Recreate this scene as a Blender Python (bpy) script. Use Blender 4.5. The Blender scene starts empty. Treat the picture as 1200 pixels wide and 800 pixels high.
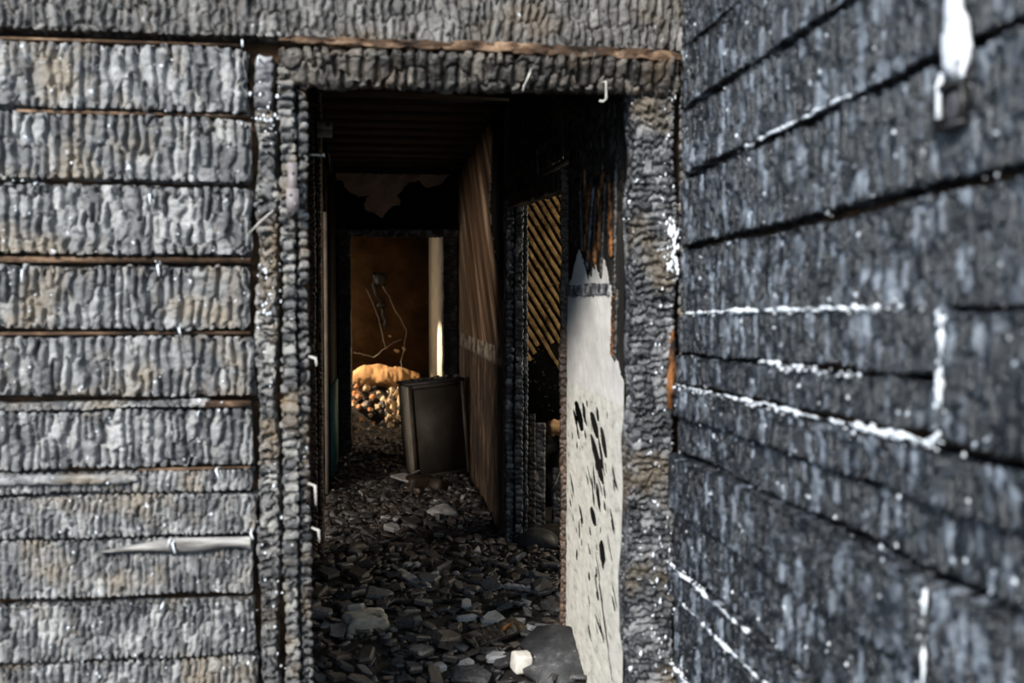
import bpy, math, random
import numpy as np
from mathutils import Vector, Matrix, Euler

SC = bpy.context.scene
COL = SC.collection
PI = math.pi

# ------------------------------------------------------------------ camera
cam_d = bpy.data.cameras.new('camera')
cam_d.lens = 35.0
cam_d.sensor_width = 36.0
cam_d.clip_start = 0.05
cam_d.dof.use_dof = True
cam_d.dof.focus_distance = 5.0
cam_d.dof.aperture_fstop = 2.4
cam = bpy.data.objects.new('camera', cam_d)
COL.objects.link(cam)
cam.location = (0, 0, 1.38)
cam.rotation_euler = (math.radians(90 - 2.209), 0, math.radians(-7.4176))
SC.camera = cam

# ------------------------------------------------------------------ sky and daylight
world = bpy.data.worlds.new('sky')
SC.world = world
world.use_nodes = True
bg = world.node_tree.nodes['Background']
bg.inputs[0].default_value = (0.56, 0.77, 1.0, 1)
bg.inputs[1].default_value = 1.15


def sun(name, direction, energy, color, angle):
    d = bpy.data.lights.new(name, 'SUN')
    d.energy = energy
    d.color = color
    d.angle = angle
    o = bpy.data.objects.new(name, d)
    COL.objects.link(o)
    o.rotation_euler = Vector(direction).to_track_quat('-Z', 'Y').to_euler()
    return o


def area(name, loc, direction, sx, sy, energy, color):
    d = bpy.data.lights.new(name, 'AREA')
    d.shape = 'RECTANGLE'
    d.size, d.size_y = sx, sy
    d.energy = energy
    d.color = color
    o = bpy.data.objects.new(name, d)
    COL.objects.link(o)
    o.location = loc
    o.rotation_euler = Vector(direction).to_track_quat('-Z', 'Y').to_euler()
    return o


def spot(name, loc, target, energy, color, deg, radius=0.05, blend=0.2):
    d = bpy.data.lights.new(name, 'SPOT')
    d.energy = energy
    d.color = color
    d.spot_size = math.radians(deg)
    d.spot_blend = blend
    d.shadow_soft_size = radius
    o = bpy.data.objects.new(name, d)
    COL.objects.link(o)
    o.location = loc
    o.rotation_euler = (Vector(target) - Vector(loc)).to_track_quat('-Z', 'Y').to_euler()
    return o


# hazy sun high behind the photographer
sun('hazy_sun', (0.46, 0.72, -0.52), 5.0, (1.0, 0.95, 0.87), math.radians(14))
# daylight through the window openings of the side rooms and the end room
area('daylight_left_room', (-2.85, 3.75, 1.55), (1, 1.15, 0.0), 1.3, 1.2, 80, (1.0, 0.86, 0.70))
area('daylight_right_room', (3.15, 5.6, 1.6), (-1, 0.25, 0), 1.3, 1.2, 34, (1.0, 0.85, 0.62))
area('daylight_end_room', (-2.25, 10.75, 1.5), (1, 0.45, -0.35), 1.2, 1.1, 22, (1.0, 0.74, 0.46))
spot('sunbeam_end_room', (-4.6, 10.2, 3.4), (0.1, 11.2, 0.45), 2600, (1.0, 0.74, 0.46), 14, 0.04)
spot('sunbeam_side_wall', (-4.6, 11.9, 3.0), (0.56, 9.85, 0.75), 5200, (1.0, 0.86, 0.66), 10, 0.04)

SC.view_settings.view_transform = 'Standard'
SC.view_settings.look = 'None'
SC.view_settings.exposure = 0.42
SC.view_settings.gamma = 1.0
SC.view_settings.use_curve_mapping = False


# ------------------------------------------------------------------ materials
def rgb(h):
    return tuple(h) + (1,) if len(h) == 3 else h


def new_mat(name):
    m = bpy.data.materials.new(name)
    m.use_nodes = True
    return m, m.node_tree, m.node_tree.nodes['Principled BSDF']


def nd(nt, typ, **kw):
    n = nt.nodes.new(typ)
    for k, v in kw.items():
        setattr(n, k, v)
    return n


def coords(nt, scale=(1, 1, 1), world_space=False, rot=(0, 0, 0)):
    """Object coordinates, shifted by the object's random number so that alike pieces differ."""
    mp = nd(nt, 'ShaderNodeMapping')
    mp.inputs['Rotation'].default_value = rot
    m2 = nd(nt, 'ShaderNodeMapping')
    m2.inputs['Scale'].default_value = scale
    nt.links.new(mp.outputs[0], m2.inputs['Vector'])
    if world_space:
        g = nd(nt, 'ShaderNodeNewGeometry')
        nt.links.new(g.outputs['Position'], mp.inputs['Vector'])
    else:
        tc = nd(nt, 'ShaderNodeTexCoord')
        oi = nd(nt, 'ShaderNodeObjectInfo')
        ml = nd(nt, 'ShaderNodeMath', operation='MULTIPLY')
        ml.inputs[1].default_value = 37.0
        nt.links.new(oi.outputs['Random'], ml.inputs[0])
        ad = nd(nt, 'ShaderNodeVectorMath', operation='ADD')
        nt.links.new(tc.outputs['Object'], ad.inputs[0])
        nt.links.new(ml.outputs[0], ad.inputs[1])
        nt.links.new(ad.outputs[0], mp.inputs['Vector'])
    return m2.outputs[0]


def noise(nt, vec, scale, detail=4, rough=0.6):
    n = nd(nt, 'ShaderNodeTexNoise')
    n.inputs['Scale'].default_value = scale
    n.inputs['Detail'].default_value = detail
    n.inputs['Roughness'].default_value = rough
    nt.links.new(vec, n.inputs['Vector'])
    return n.outputs['Fac']


def ramp(nt, fac, stops, interp='LINEAR'):
    r = nd(nt, 'ShaderNodeValToRGB')
    cr = r.color_ramp
    cr.interpolation = interp
    while len(cr.elements) < len(stops):
        cr.elements.new(0.5)
    for e, (p, c) in zip(cr.elements, stops):
        e.position = p
        e.color = rgb(c)
    nt.links.new(fac, r.inputs[0])
    return r.outputs[0]


def mix(nt, fac, a, b):
    m = nd(nt, 'ShaderNodeMix', data_type='RGBA')
    for s, v in ((0, fac), (6, a), (7, b)):
        if hasattr(v, 'is_output'):
            nt.links.new(v, m.inputs[s])
        elif s == 0:
            m.inputs[s].default_value = v
        else:
            m.inputs[s].default_value = rgb(v)
    return m.outputs[2]


def bump(nt, bsdf, h, strength=0.3, dist=0.01):
    b = nd(nt, 'ShaderNodeBump')
    b.inputs['Strength'].default_value = strength
    b.inputs['Distance'].default_value = dist
    nt.links.new(h, b.inputs['Height'])
    nt.links.new(b.outputs[0], bsdf.inputs['Normal'])


def char_mat(name, dark, mid, light, ash=(0.55, 0.57, 0.6), ash_pos=0.70, rough=0.55, spec=0.5,
             warm=None, scale=1.0, bump_s=0.35, block=0.22, stops=(0.30, 0.50, 0.72)):
    m, nt, b = new_mat(name)
    v = coords(nt)
    n1 = noise(nt, v, 14 * scale, 6, 0.65)
    at = nd(nt, 'ShaderNodeAttribute', attribute_name='block')
    mb = nd(nt, 'ShaderNodeMath', operation='MULTIPLY_ADD')   # each charred block has its own tone
    mb.inputs[1].default_value = block
    nt.links.new(at.outputs['Fac'], mb.inputs[0])
    nt.links.new(n1, mb.inputs[2])
    sb = nd(nt, 'ShaderNodeMath', operation='SUBTRACT')
    sb.inputs[1].default_value = block * 0.5
    nt.links.new(mb.outputs[0], sb.inputs[0])
    n1 = sb.outputs[0]
    c = ramp(nt, n1, [(stops[0], dark), (stops[1], mid), (stops[2], light)])
    if warm:
        nw = noise(nt, v, 5 * scale, 3)
        f = ramp(nt, nw, [(0.52, (0, 0, 0)), (0.68, (1, 1, 1))])
        c = mix(nt, f, c, warm)
    n2 = noise(nt, v, 38 * scale, 4, 0.7)
    f2 = ramp(nt, n2, [(ash_pos, (0, 0, 0)), (ash_pos + 0.05, (1, 1, 1))])
    c = mix(nt, f2, c, ash)
    nt.links.new(c, b.inputs['Base Color'])
    n3 = noise(nt, v, 60 * scale, 3)
    rr = nd(nt, 'ShaderNodeMapRange')
    rr.inputs['To Min'].default_value = rough - 0.15
    rr.inputs['To Max'].default_value = rough + 0.2
    nt.links.new(n3, rr.inputs['Value'])
    nt.links.new(rr.outputs[0], b.inputs['Roughness'])
    b.inputs['Specular IOR Level'].default_value = spec
    bump(nt, b, noise(nt, v, 190 * scale, 4, 0.7), bump_s, 0.004)
    return m


def plain_mat(name, stops, scale=8, rough=0.8, spec=0.3, stretch=(1, 1, 1), bump_s=0.2, metallic=0.0, world_space=False, rot=(0, 0, 0)):
    m, nt, b = new_mat(name)
    v = coords(nt, stretch, world_space, rot)
    n1 = noise(nt, v, scale, 6, 0.65)
    nt.links.new(ramp(nt, n1, stops), b.inputs['Base Color'])
    b.inputs['Roughness'].default_value = rough
    b.inputs['Specular IOR Level'].default_value = spec
    b.inputs['Metallic'].default_value = metallic
    if bump_s:
        bump(nt, b, noise(nt, v, scale * 6, 4, 0.7), bump_s, 0.006)
    return m


M = {}
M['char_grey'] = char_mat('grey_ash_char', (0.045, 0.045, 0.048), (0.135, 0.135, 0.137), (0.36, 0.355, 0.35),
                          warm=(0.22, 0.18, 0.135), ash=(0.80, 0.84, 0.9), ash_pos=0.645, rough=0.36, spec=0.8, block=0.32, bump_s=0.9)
M['char_jamb'] = char_mat('grey_brown_char', (0.030, 0.030, 0.032), (0.090, 0.088, 0.088), (0.28, 0.27, 0.25),
                          warm=(0.17, 0.125, 0.075), ash=(0.8, 0.83, 0.88), ash_pos=0.65, rough=0.40, block=0.34, bump_s=0.6)
M['char_jamb_dark'] = char_mat('flecked_black_char', (0.016, 0.017, 0.019), (0.045, 0.047, 0.052), (0.19, 0.19, 0.195),
                               warm=(0.085, 0.066, 0.045), ash=(0.8, 0.84, 0.9), ash_pos=0.635, rough=0.36, block=0.36, bump_s=0.6)
M['char_header'] = char_mat('brown_char', (0.012, 0.010, 0.009), (0.036, 0.030, 0.025), (0.13, 0.112, 0.092),
                            warm=(0.085, 0.056, 0.030), ash=(0.45, 0.44, 0.42), ash_pos=0.69, rough=0.42, block=0.36, bump_s=0.6)
M['char_beam'] = char_mat('grey_brown_beam_char', (0.022, 0.020, 0.019), (0.062, 0.057, 0.053), (0.17, 0.16, 0.15),
                          warm=(0.08, 0.060, 0.040), ash=(0.5, 0.52, 0.55), ash_pos=0.67, rough=0.40, spec=0.6, block=0.32, bump_s=0.6)
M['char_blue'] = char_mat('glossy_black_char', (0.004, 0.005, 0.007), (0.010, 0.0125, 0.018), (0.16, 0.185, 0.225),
                          ash=(0.7, 0.75, 0.83), ash_pos=0.655, rough=0.28, spec=0.9, block=0.40, bump_s=0.8, stops=(0.35, 0.57, 0.75))  # bluish light stop puts sky highlights into the block colour
M['char_black'] = char_mat('soot_black_char', (0.007, 0.007, 0.007), (0.020, 0.018, 0.016), (0.085, 0.074, 0.062),
                           ash=(0.16, 0.15, 0.13), ash_pos=0.72, rough=0.45)
M['char_post'] = char_mat('dull_black_char', (0.025, 0.025, 0.028), (0.075, 0.075, 0.082), (0.27, 0.27, 0.285),
                          ash=(0.4, 0.41, 0.43), ash_pos=0.68, rough=0.42, block=0.35)
M['raw_wood'] = plain_mat('scorched_raw_wood', [(0.38, (0.015, 0.010, 0.007)), (0.52, (0.085, 0.05, 0.03)), (0.68, (0.32, 0.21, 0.135))],
                          22, 0.8, 0.2, (0.35, 1, 1))
M['orange_wood'] = plain_mat('orange_scorched_lath', [(0.44, (0.012, 0.007, 0.004)), (0.54, (0.16, 0.062, 0.02)), (0.7, (0.46, 0.21, 0.08))],
                             26, 0.8, 0.2, (1, 1, 0.5))
M['pale_wood'] = plain_mat('pale_splintered_wood', [(0.36, (0.10, 0.095, 0.09)), (0.5, (0.27, 0.255, 0.24)), (0.66, (0.42, 0.40, 0.38))],
                           50, 0.8, 0.2, (0.12, 1, 1))
M['backing'] = plain_mat('scorched_backing', [(0.3, (0.012, 0.009, 0.007)), (0.5, (0.05, 0.028, 0.015)), (0.75, (0.22, 0.11, 0.05))],
                         18, 0.85, 0.2, (0.3, 1, 1))
M['soot'] = plain_mat('soot_wall', [(0.3, (0.003, 0.003, 0.003)), (0.55, (0.009, 0.008, 0.007)), (0.8, (0.04, 0.03, 0.021))], 9, 0.8, 0.2, (1, 1, 0.35), 0.5)
M['ceiling'] = plain_mat('soot_ceiling', [(0.3, (0.012, 0.009, 0.008)), (0.55, (0.028, 0.02, 0.016)), (0.8, (0.06, 0.045, 0.035))], 6, 0.75, 0.3)
M['ash'] = plain_mat('white_ash', [(0.3, (0.62, 0.66, 0.72)), (0.7, (0.88, 0.90, 0.93))], 40, 0.9, 0.2)
M['ground'] = plain_mat('ashy_ground', [(0.3, (0.06, 0.06, 0.06)), (0.6, (0.15, 0.145, 0.14)), (0.8, (0.3, 0.29, 0.28))], 7, 0.9, 0.2)
M['floor'] = plain_mat('black_rubble_bed', [(0.3, (0.010, 0.009, 0.009)), (0.55, (0.024, 0.021, 0.020)), (0.8, (0.075, 0.066, 0.06))], 30, 0.75, 0.35, bump_s=0.6)
M['metal'] = plain_mat('dull_metal', [(0.3, (0.13, 0.11, 0.11)), (0.7, (0.27, 0.235, 0.235))], 30, 0.6, 0.4, metallic=0.2)
M['wire'] = plain_mat('bare_grey_wire', [(0.3, (0.35, 0.33, 0.3)), (0.7, (0.6, 0.57, 0.52))], 30, 0.5, 0.5)
M['foam'] = plain_mat('white_foam', [(0.3, (0.55, 0.57, 0.62)), (0.7, (0.82, 0.84, 0.88))], 30, 0.9, 0.2, bump_s=.6)
M['room'] = plain_mat('smoky_room_wall', [(0.3, (0.03, 0.022, 0.016)), (0.6, (0.09, 0.06, 0.04)), (0.8, (0.18, 0.12, 0.08))], 3, 0.85, 0.2)
M['brown_wall'] = plain_mat('smoke_browned_plaster', [(0.25, (0.035, 0.018, 0.008)), (0.5, (0.11, 0.056, 0.022)), (0.8, (0.26, 0.135, 0.055))], 2.6, 0.8, 0.25, bump_s=0.15)
M['pale_wall'] = plain_mat('pale_plaster', [(0.3, (0.42, 0.36, 0.26)), (0.7, (0.72, 0.66, 0.54))], 6, 0.85, 0.2)
M['chip'] = [
    char_mat('charcoal_chip', (0.030, 0.029, 0.031), (0.085, 0.082, 0.084), (0.23, 0.22, 0.22), ash_pos=0.74, rough=0.42, ash=(0.25, 0.24, 0.24)),
    char_mat('brown_charcoal_chip', (0.050, 0.040, 0.035), (0.12, 0.10, 0.088), (0.26, 0.222, 0.198), ash_pos=0.75, rough=0.45, ash=(0.25, 0.22, 0.2)),
    char_mat('slate_grey_chip', (0.09, 0.089, 0.094), (0.19, 0.187, 0.195), (0.36, 0.355, 0.36), ash_pos=0.72, rough=0.42, ash=(0.35, 0.35, 0.36)),
]
M['chip_pale'] = plain_mat('pale_grey_fragment', [(0.3, (0.24, 0.24, 0.25)), (0.7, (0.52, 0.52, 0.53))], 25, 0.8, 0.3)
M['stone_pale'] = plain_mat('pale_sooty_plaster_lump', [(0.34, (0.06, 0.055, 0.05)), (0.44, (0.36, 0.34, 0.30)), (0.7, (0.62, 0.58, 0.51))], 14, 0.85, 0.2, bump_s=0.5)
M['white_plaster'] = plain_mat('white_plaster_lump', [(0.3, (0.5, 0.47, 0.42)), (0.7, (0.8, 0.77, 0.71))], 20, 0.85, 0.2, bump_s=0.4)
M['slab'] = plain_mat('black_slab', [(0.3, (0.014, 0.014, 0.016)), (0.5, (0.030, 0.031, 0.034)), (0.62, (0.065, 0.065, 0.07)), (0.68, (0.28, 0.27, 0.26))], 12, 0.6, 0.4, bump_s=0.5)
M['cabinet'] = plain_mat('scorched_brown_cabinet', [(0.3, (0.022, 0.018, 0.015)), (0.55, (0.042, 0.034, 0.028)), (0.8, (0.085, 0.070, 0.058))], 9, 0.6, 0.4, (1, 1, 0.6))
M['cabinet_edge'] = plain_mat('lit_cabinet_side_pale_plaster', [(0.3, (0.14, 0.12, 0.105)), (0.6, (0.30, 0.265, 0.23)), (0.8, (0.46, 0.41, 0.37))], 25, 0.7, 0.3, (1, 1, 0.3))  # light on the cabinet side put into its colour; also the pale plaster edge
M['teal'] = plain_mat('teal_paint', [(0.3, (0.06, 0.25, 0.27)), (0.7, (0.13, 0.42, 0.44))], 12, 0.6, 0.4)
M['post_brown'] = char_mat('dark_brown_char', (0.02, 0.012, 0.008), (0.05, 0.03, 0.02), (0.12, 0.075, 0.05), ash=(0.2, 0.16, 0.12), ash_pos=0.72, rough=0.5)
M['brick'] = plain_mat('orange_brick', [(0.3, (0.22, 0.10, 0.05)), (0.7, (0.55, 0.30, 0.17))], 14, 0.85, 0.2)
M['cloth'] = plain_mat('tan_cloth', [(0.3, (0.42, 0.24, 0.11)), (0.7, (0.68, 0.44, 0.25))], 7, 0.9, 0.1)
M['cloth_pale'] = plain_mat('pale_cloth', [(0.3, (0.45, 0.33, 0.22)), (0.7, (0.75, 0.62, 0.47))], 10, 0.9, 0.1, (1, 1, 0.2))
M['lath'] = plain_mat('ochre_lath', [(0.32, (0.03, 0.018, 0.008)), (0.48, (0.22, 0.14, 0.06)), (0.7, (0.45, 0.31, 0.14))], 11, 0.8, 0.2)


def plaster_two_tone():
    """White distemper above, cream oil paint below z = 1.08, worn and scratched."""
    m, nt, b = new_mat('white_over_cream_plaster')
    v = coords(nt, world_space=True)
    up = ramp(nt, noise(nt, coords(nt, (1, .4, 0.7), True), 12, 6), [(0.3, (0.50, 0.48, 0.47)), (0.6, (0.66, 0.64, 0.62)), (0.8, (0.74, 0.72, 0.70))])
    lo = ramp(nt, noise(nt, coords(nt, (1, .4, 1), True), 34, 7, .7), [(0.30, (0.24, 0.235, 0.22)), (0.44, (0.55, 0.535, 0.485)), (0.7, (0.72, 0.705, 0.645))])
    sx = nd(nt, 'ShaderNodeSeparateXYZ')
    nt.links.new(v, sx.inputs[0])
    nz = noise(nt, v, 30, 3)
    ma = nd(nt, 'ShaderNodeMath', operation='MULTIPLY_ADD')
    ma.inputs[1].default_value = 0.035
    nt.links.new(nz, ma.inputs[0])
    nt.links.new(sx.outputs['Z'], ma.inputs[2])
    f = ramp(nt, ma.outputs[0], [(0.0, (0, 0, 0)), (1.0, (1, 1, 1))])
    mr = nd(nt, 'ShaderNodeMapRange')
    mr.inputs['From Min'].default_value = 1.092
    mr.inputs['From Max'].default_value = 1.098
    nt.links.new(ma.outputs[0], mr.inputs['Value'])
    c = mix(nt, mr.outputs[0], lo, up)
    # soot smears of their own shape
    sm = ramp(nt, noise(nt, coords(nt, (1, 3, 0.8), True), 7, 5, 0.7), [(0.66, (0, 0, 0)), (0.74, (1, 1, 1))])
    c = mix(nt, sm, c, (0.12, 0.115, 0.11))
    nt.links.new(c, b.inputs['Base Color'])
    b.inputs['Roughness'].default_value = 0.85
    bump(nt, b, noise(nt, coords(nt, (1, .4, 1), True), 90, 5, 0.7), 0.4, 0.004)
    return m


def plaster_streaked():
    """Smoke-browned hall wall with run streaks above and dark worn paint below the dado line."""
    m, nt, b = new_mat('streaked_brown_plaster')
    v = coords(nt, world_space=True)
    st = noise(nt, coords(nt, (1, 1.5, 0.10), True, (math.radians(52), 0, 0)), 4.2, 5, 0.65)
    up = ramp(nt, st, [(0.36, (0.030, 0.017, 0.009)), (0.48, (0.12, 0.068, 0.038)), (0.57, (0.21, 0.128, 0.078)), (0.63, (0.46, 0.34, 0.24))])
    lo = ramp(nt, noise(nt, coords(nt, (1, 0.9, 0.35), True), 7, 7, 0.75), [(0.38, (0.016, 0.011, 0.008)), (0.52, (0.07, 0.045, 0.030)), (0.64, (0.24, 0.165, 0.115))])
    band = ramp(nt, noise(nt, coords(nt, (1, 0.6, 0.6), True), 14, 6, 0.7), [(0.42, (0.05, 0.035, 0.025)), (0.56, (0.40, 0.34, 0.28))])
    sx = nd(nt, 'ShaderNodeSeparateXYZ')
    nt.links.new(v, sx.inputs[0])

    def step(lo_z, hi_z):
        mr = nd(nt, 'ShaderNodeMapRange')
        mr.inputs['From Min'].default_value = lo_z
        mr.inputs['From Max'].default_value = hi_z
        nt.links.new(sx.outputs['Z'], mr.inputs['Value'])
        return mr.outputs[0]
    c = mix(nt, step(1.00, 1.03), lo, band)
    c = mix(nt, step(1.115, 1.125), c, up)
    nt.links.new(c, b.inputs['Base Color'])
    b.inputs['Roughness'].default_value = 0.8
    bump(nt, b, noise(nt, v, 50, 5, 0.7), 0.25, 0.006)
    return m


def flecked_soot():
    m, nt, b = new_mat('soot_with_white_paint_flecks')
    v = coords(nt, world_space=True)
    base = ramp(nt, noise(nt, v, 8, 4), [(0.3, (0.006, 0.006, 0.006)), (0.8, (0.03, 0.028, 0.026))])
    f = ramp(nt, noise(nt, v, 26, 3, 0.6), [(0.62, (0, 0, 0)), (0.65, (1, 1, 1))])
    nt.links.new(mix(nt, f, base, (0.45, 0.44, 0.42)), b.inputs['Base Color'])
    b.inputs['Roughness'].default_value = 0.7
    return m


M['plaster'] = plaster_two_tone()
M['streaked'] = plaster_streaked()
M['flecked'] = flecked_soot()
M['torn'] = plain_mat('torn_brown_plaster', [(0.3, (0.36, 0.26, 0.20)), (0.6, (0.62, 0.47, 0.37)), (0.8, (0.74, 0.60, 0.49))], 5, 0.85, 0.2, (1, 1, 2.2), rot=(0, 0.7, 0))


# ------------------------------------------------------------------ object helpers
def put(name, me, mat=None, parent=None, loc=(0, 0, 0), rot=None, label=None, cat=None, group=None, kind=None):
    o = bpy.data.objects.new(name, me)
    COL.objects.link(o)
    if mat is not None and me is not None and not me.materials:
        for mm in (mat if isinstance(mat, (list, tuple)) else [mat]):
            me.materials.append(mm)
    o.location = loc
    if rot is not None:
        o.rotation_euler = rot
    if parent is not None:
        o.parent = parent
    for k, v in (('label', label), ('category', cat), ('group', group), ('kind', kind)):
        if v:
            o[k] = v
    return o


def empty(name, loc=(0, 0, 0), rot=None, **kw):
    return put(name, None, None, None, loc, rot, **kw)


def np_mesh(name, V, faces, smooth=False):
    """faces: list of integer arrays (n, k), one array for each polygon size."""
    me = bpy.data.meshes.new(name)
    V = np.asarray(V, dtype=np.float32)
    me.vertices.add(len(V))
    me.vertices.foreach_set('co', V.ravel())
    idx = np.concatenate([np.asarray(f, dtype=np.int32).ravel() for f in faces])
    tot = np.concatenate([np.full(len(f), np.asarray(f).shape[1], dtype=np.int32) for f in faces])
    st = np.concatenate([[0], np.cumsum(tot)[:-1]]).astype(np.int32)
    me.loops.add(len(idx))
    me.loops.foreach_set('vertex_index', idx)
    me.polygons.add(len(tot))
    me.polygons.foreach_set('loop_start', st)
    me.update(calc_edges=True)
    if smooth:
        me.polygons.foreach_set('use_smooth', np.ones(len(tot), dtype=bool))
    return me


def hsh(i, j, s):
    i = np.asarray(i).astype(np.int64)
    j = np.asarray(j).astype(np.int64)
    n = (i * 374761393 + j * 668265263 + int(s) * 974634599) & 0xFFFFFFFF
    n = ((n ^ (n >> 13)) * 1274126177) & 0xFFFFFFFF
    n = ((n ^ (n >> 16)) * 2246822519) & 0xFFFFFFFF
    n = n ^ (n >> 15)
    return (n & 0xFFFFFF) / float(0x1000000)


def vn(x, y, s):
    x = np.asarray(x, dtype=float)
    y = np.asarray(y, dtype=float)
    xi, yi = np.floor(x), np.floor(y)
    fx, fy = x - xi, y - yi
    fx = fx * fx * (3 - 2 * fx)
    fy = fy * fy * (3 - 2 * fy)
    a, b = hsh(xi, yi, s), hsh(xi + 1, yi, s)
    c, d = hsh(xi, yi + 1, s), hsh(xi + 1, yi + 1, s)
    return (a * (1 - fx) + b * fx) * (1 - fy) + (c * (1 - fx) + d * fx) * fy


def fbm(x, y, s, o=4):
    t, a, k = 0, 0.5, 1.0
    for i in range(o):
        t = t + a * vn(x * k, y * k, s + i * 17)
        a *= 0.5
        k *= 2.03
    return t / (1 - 0.5 ** o)


def char_height(s, t, wu, wv, depth, seed, warp=0.35, cross=0.5, gap=0.13, span=0.52, fine=0.34):
    """Alligator char: deep narrow cracks across the grain, shorter ones along it.
    Returns heights <= 0 and a random number for each charred block."""
    y = t / wv + 1.3 * (vn(s / (wu * 1.4), 0 * s + 0.5, seed + 2) - 0.5) + 0.5 * (vn(s / wu * 2.5, t / wv * 2, seed + 9) - 0.5)
    r = np.floor(y)
    fv = y - r
    x = s / wu + 1.4 * (vn(s / wu * 0.45, r * 5.3, seed + 1) - 0.5) + warp * 1.8 * (fbm(s / wu * 0.5, t / wv * 1.1, seed) - 0.5) \
        + warp * 0.9 * (vn(s / wu * 1.3, t / wv * 3.0, seed + 5) - 0.5) + 3.7 * hsh(r, 1, seed)
    c = np.floor(x)
    fu = x - c
    du = np.minimum(fu, 1 - fu) * 2
    dv = np.minimum(fv, 1 - fv) * 2
    hu = 1 - (1 - np.clip((du - gap) / span, 0, 1)) ** 2.3
    hv = 1 - (1 - np.clip((dv - 0.03) / 0.26, 0, 1)) ** 2.2
    cs = 0.45 + 0.80 * hsh(np.round(x), r, seed + 21) ** 0.6
    rs = (0.10 + 1.1 * hsh(c, np.round(y), seed + 4)) * cross
    h = np.minimum(-(1 - hu) * cs, -(1 - hv) * rs)
    cell = hsh(c, r, seed + 8)
    h = h - 0.32 * cell * np.minimum(hu, hv)
    h = h + fine * (fbm(s / 0.012, t / 0.009, seed + 33, 3) - 0.5)
    h = h - 0.6 * np.clip(fbm(s / 0.22, t / 0.09, seed + 40, 3) - 0.55, 0, 1) * 2
    return h * depth, hsh(c, r, seed + 19)


def char_beam(name, p0, p1, front, width, thick, mat, parent=None, step=0.004, wu=0.03, wv=0.06, depth=0.011, seed=1,
              warp=0.35, cross=0.5, rnd=0.010, wobble=0.004, end=0.006, st=None, gap=0.13, span=0.52, fine=0.34, **kw):
    """A charred board from p0 to p1 (middle line of its front face). `front` points out of the front face."""
    p0, p1 = Vector(p0), Vector(p1)
    L = (p1 - p0).length
    eu = (p1 - p0).normalized()
    en = Vector(front)
    en = (en - eu * en.dot(eu)).normalized()
    ev = en.cross(eu)
    st = st or step
    hw = width / 2
    # cross-section path (side, out), with rounded front corners
    path = [(-hw, -thick), (-hw, -rnd)]
    for k in range(1, 4):
        a = PI / 2 * k / 4
        path.append((-hw + rnd - rnd * math.cos(a), -rnd + rnd * math.sin(a)))
    path += [(-hw + rnd, 0), (hw - rnd, 0)]
    for k in range(1, 4):
        a = PI / 2 * k / 4
        path.append((hw - rnd + rnd * math.sin(a), -rnd + rnd * math.cos(a)))
    path += [(hw, -rnd), (hw, -thick)]
    P = np.array(path)
    seg = np.hypot(*np.diff(P, axis=0).T)
    cum = np.concatenate([[0], np.cumsum(seg)])
    n_t = max(8, int(cum[-1] / st) + 1)
    tt = np.linspace(0, cum[-1], n_t)
    sx = np.interp(tt, cum, P[:, 0])
    sy = np.interp(tt, cum, P[:, 1])
    dx, dy = np.gradient(sx), np.gradient(sy)
    ln = np.hypot(dx, dy) + 1e-9
    nx, ny = -dy / ln, dx / ln
    n_s = max(4, int(L / step) + 1)
    ss = np.linspace(0, L, n_s)
    S, T = np.meshgrid(ss, tt, indexing='ij')
    H, CELL = char_height(S + seed * 1.37, T + seed * 0.71, wu, wv, depth, seed, warp, cross, gap, span, fine)
    edge = np.minimum(S, L - S)
    H = H - depth * 0.7 * np.clip(1 - edge / (wu * 0.6), 0, 1) ** 2
    fade = np.clip(np.minimum(T, cum[-1] - T) / 0.01, 0, 1)
    H = H * fade
    A = sx[None, :] + nx[None, :] * H
    B = sy[None, :] + ny[None, :] * H
    A = A + wobble * 2 * (vn(S / 0.13, 0 * S + np.sign(A) * 3, seed + 60) - 0.5) * np.clip(np.abs(A) / hw, 0, 1)
    Sx = S + end * 2 * (vn(T / 0.02, 0 * T + (S > L / 2) * 5, seed + 70) - 0.5) * np.clip(1 - edge / 0.05, 0, 1)
    mid = (p0 + p1) / 2
    o3 = np.array(p0 - mid)
    V = o3 + Sx[..., None] * np.array(eu) + A[..., None] * np.array(ev) + B[..., None] * np.array(en)
    V = V.reshape(-1, 3)
    I = np.arange(n_s * n_t).reshape(n_s, n_t)
    q = np.stack([I[:-1, :-1], I[1:, :-1], I[1:, 1:], I[:-1, 1:]], -1).reshape(-1, 4)
    back = np.stack([I[:-1, -1], I[1:, -1], I[1:, 0], I[:-1, 0]], -1)
    c0, c1 = len(V), len(V) + 1
    V = np.vstack([V, V[I[0]].mean(0), V[I[-1]].mean(0)])
    e0 = np.stack([np.full(n_t - 1, c0), I[0, :-1], I[0, 1:]], -1)
    e1 = np.stack([np.full(n_t - 1, c1), I[-1, 1:], I[-1, :-1]], -1)
    me = np_mesh(name, V, [np.vstack([q, back]), np.vstack([e0, e1])], smooth=True)
    at = me.attributes.new('block', 'FLOAT', 'POINT')
    at.data.foreach_set('value', np.concatenate([CELL.ravel(), [0.5, 0.5]]).astype(np.float32))
    return put(name, me, mat, parent, mid, **kw)


def boxes_mesh(name, bl):
    """One mesh of axis-aligned boxes (x0, y0, z0, x1, y1, z1): a wall with an opening, a board."""
    V, F = [], []
    for x0, y0, z0, x1, y1, z1 in bl:
        b = len(V)
        V += [(x0, y0, z0), (x1, y0, z0), (x1, y1, z0), (x0, y1, z0), (x0, y0, z1), (x1, y0, z1), (x1, y1, z1), (x0, y1, z1)]
        F += [(b, b + 3, b + 2, b + 1), (b + 4, b + 5, b + 6, b + 7), (b, b + 1, b + 5, b + 4), (b + 1, b + 2, b + 6, b + 5), (b + 2, b + 3, b + 7, b + 6), (b + 3, b, b + 4, b + 7)]
    return np_mesh(name, V, [np.array(F)])


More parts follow.
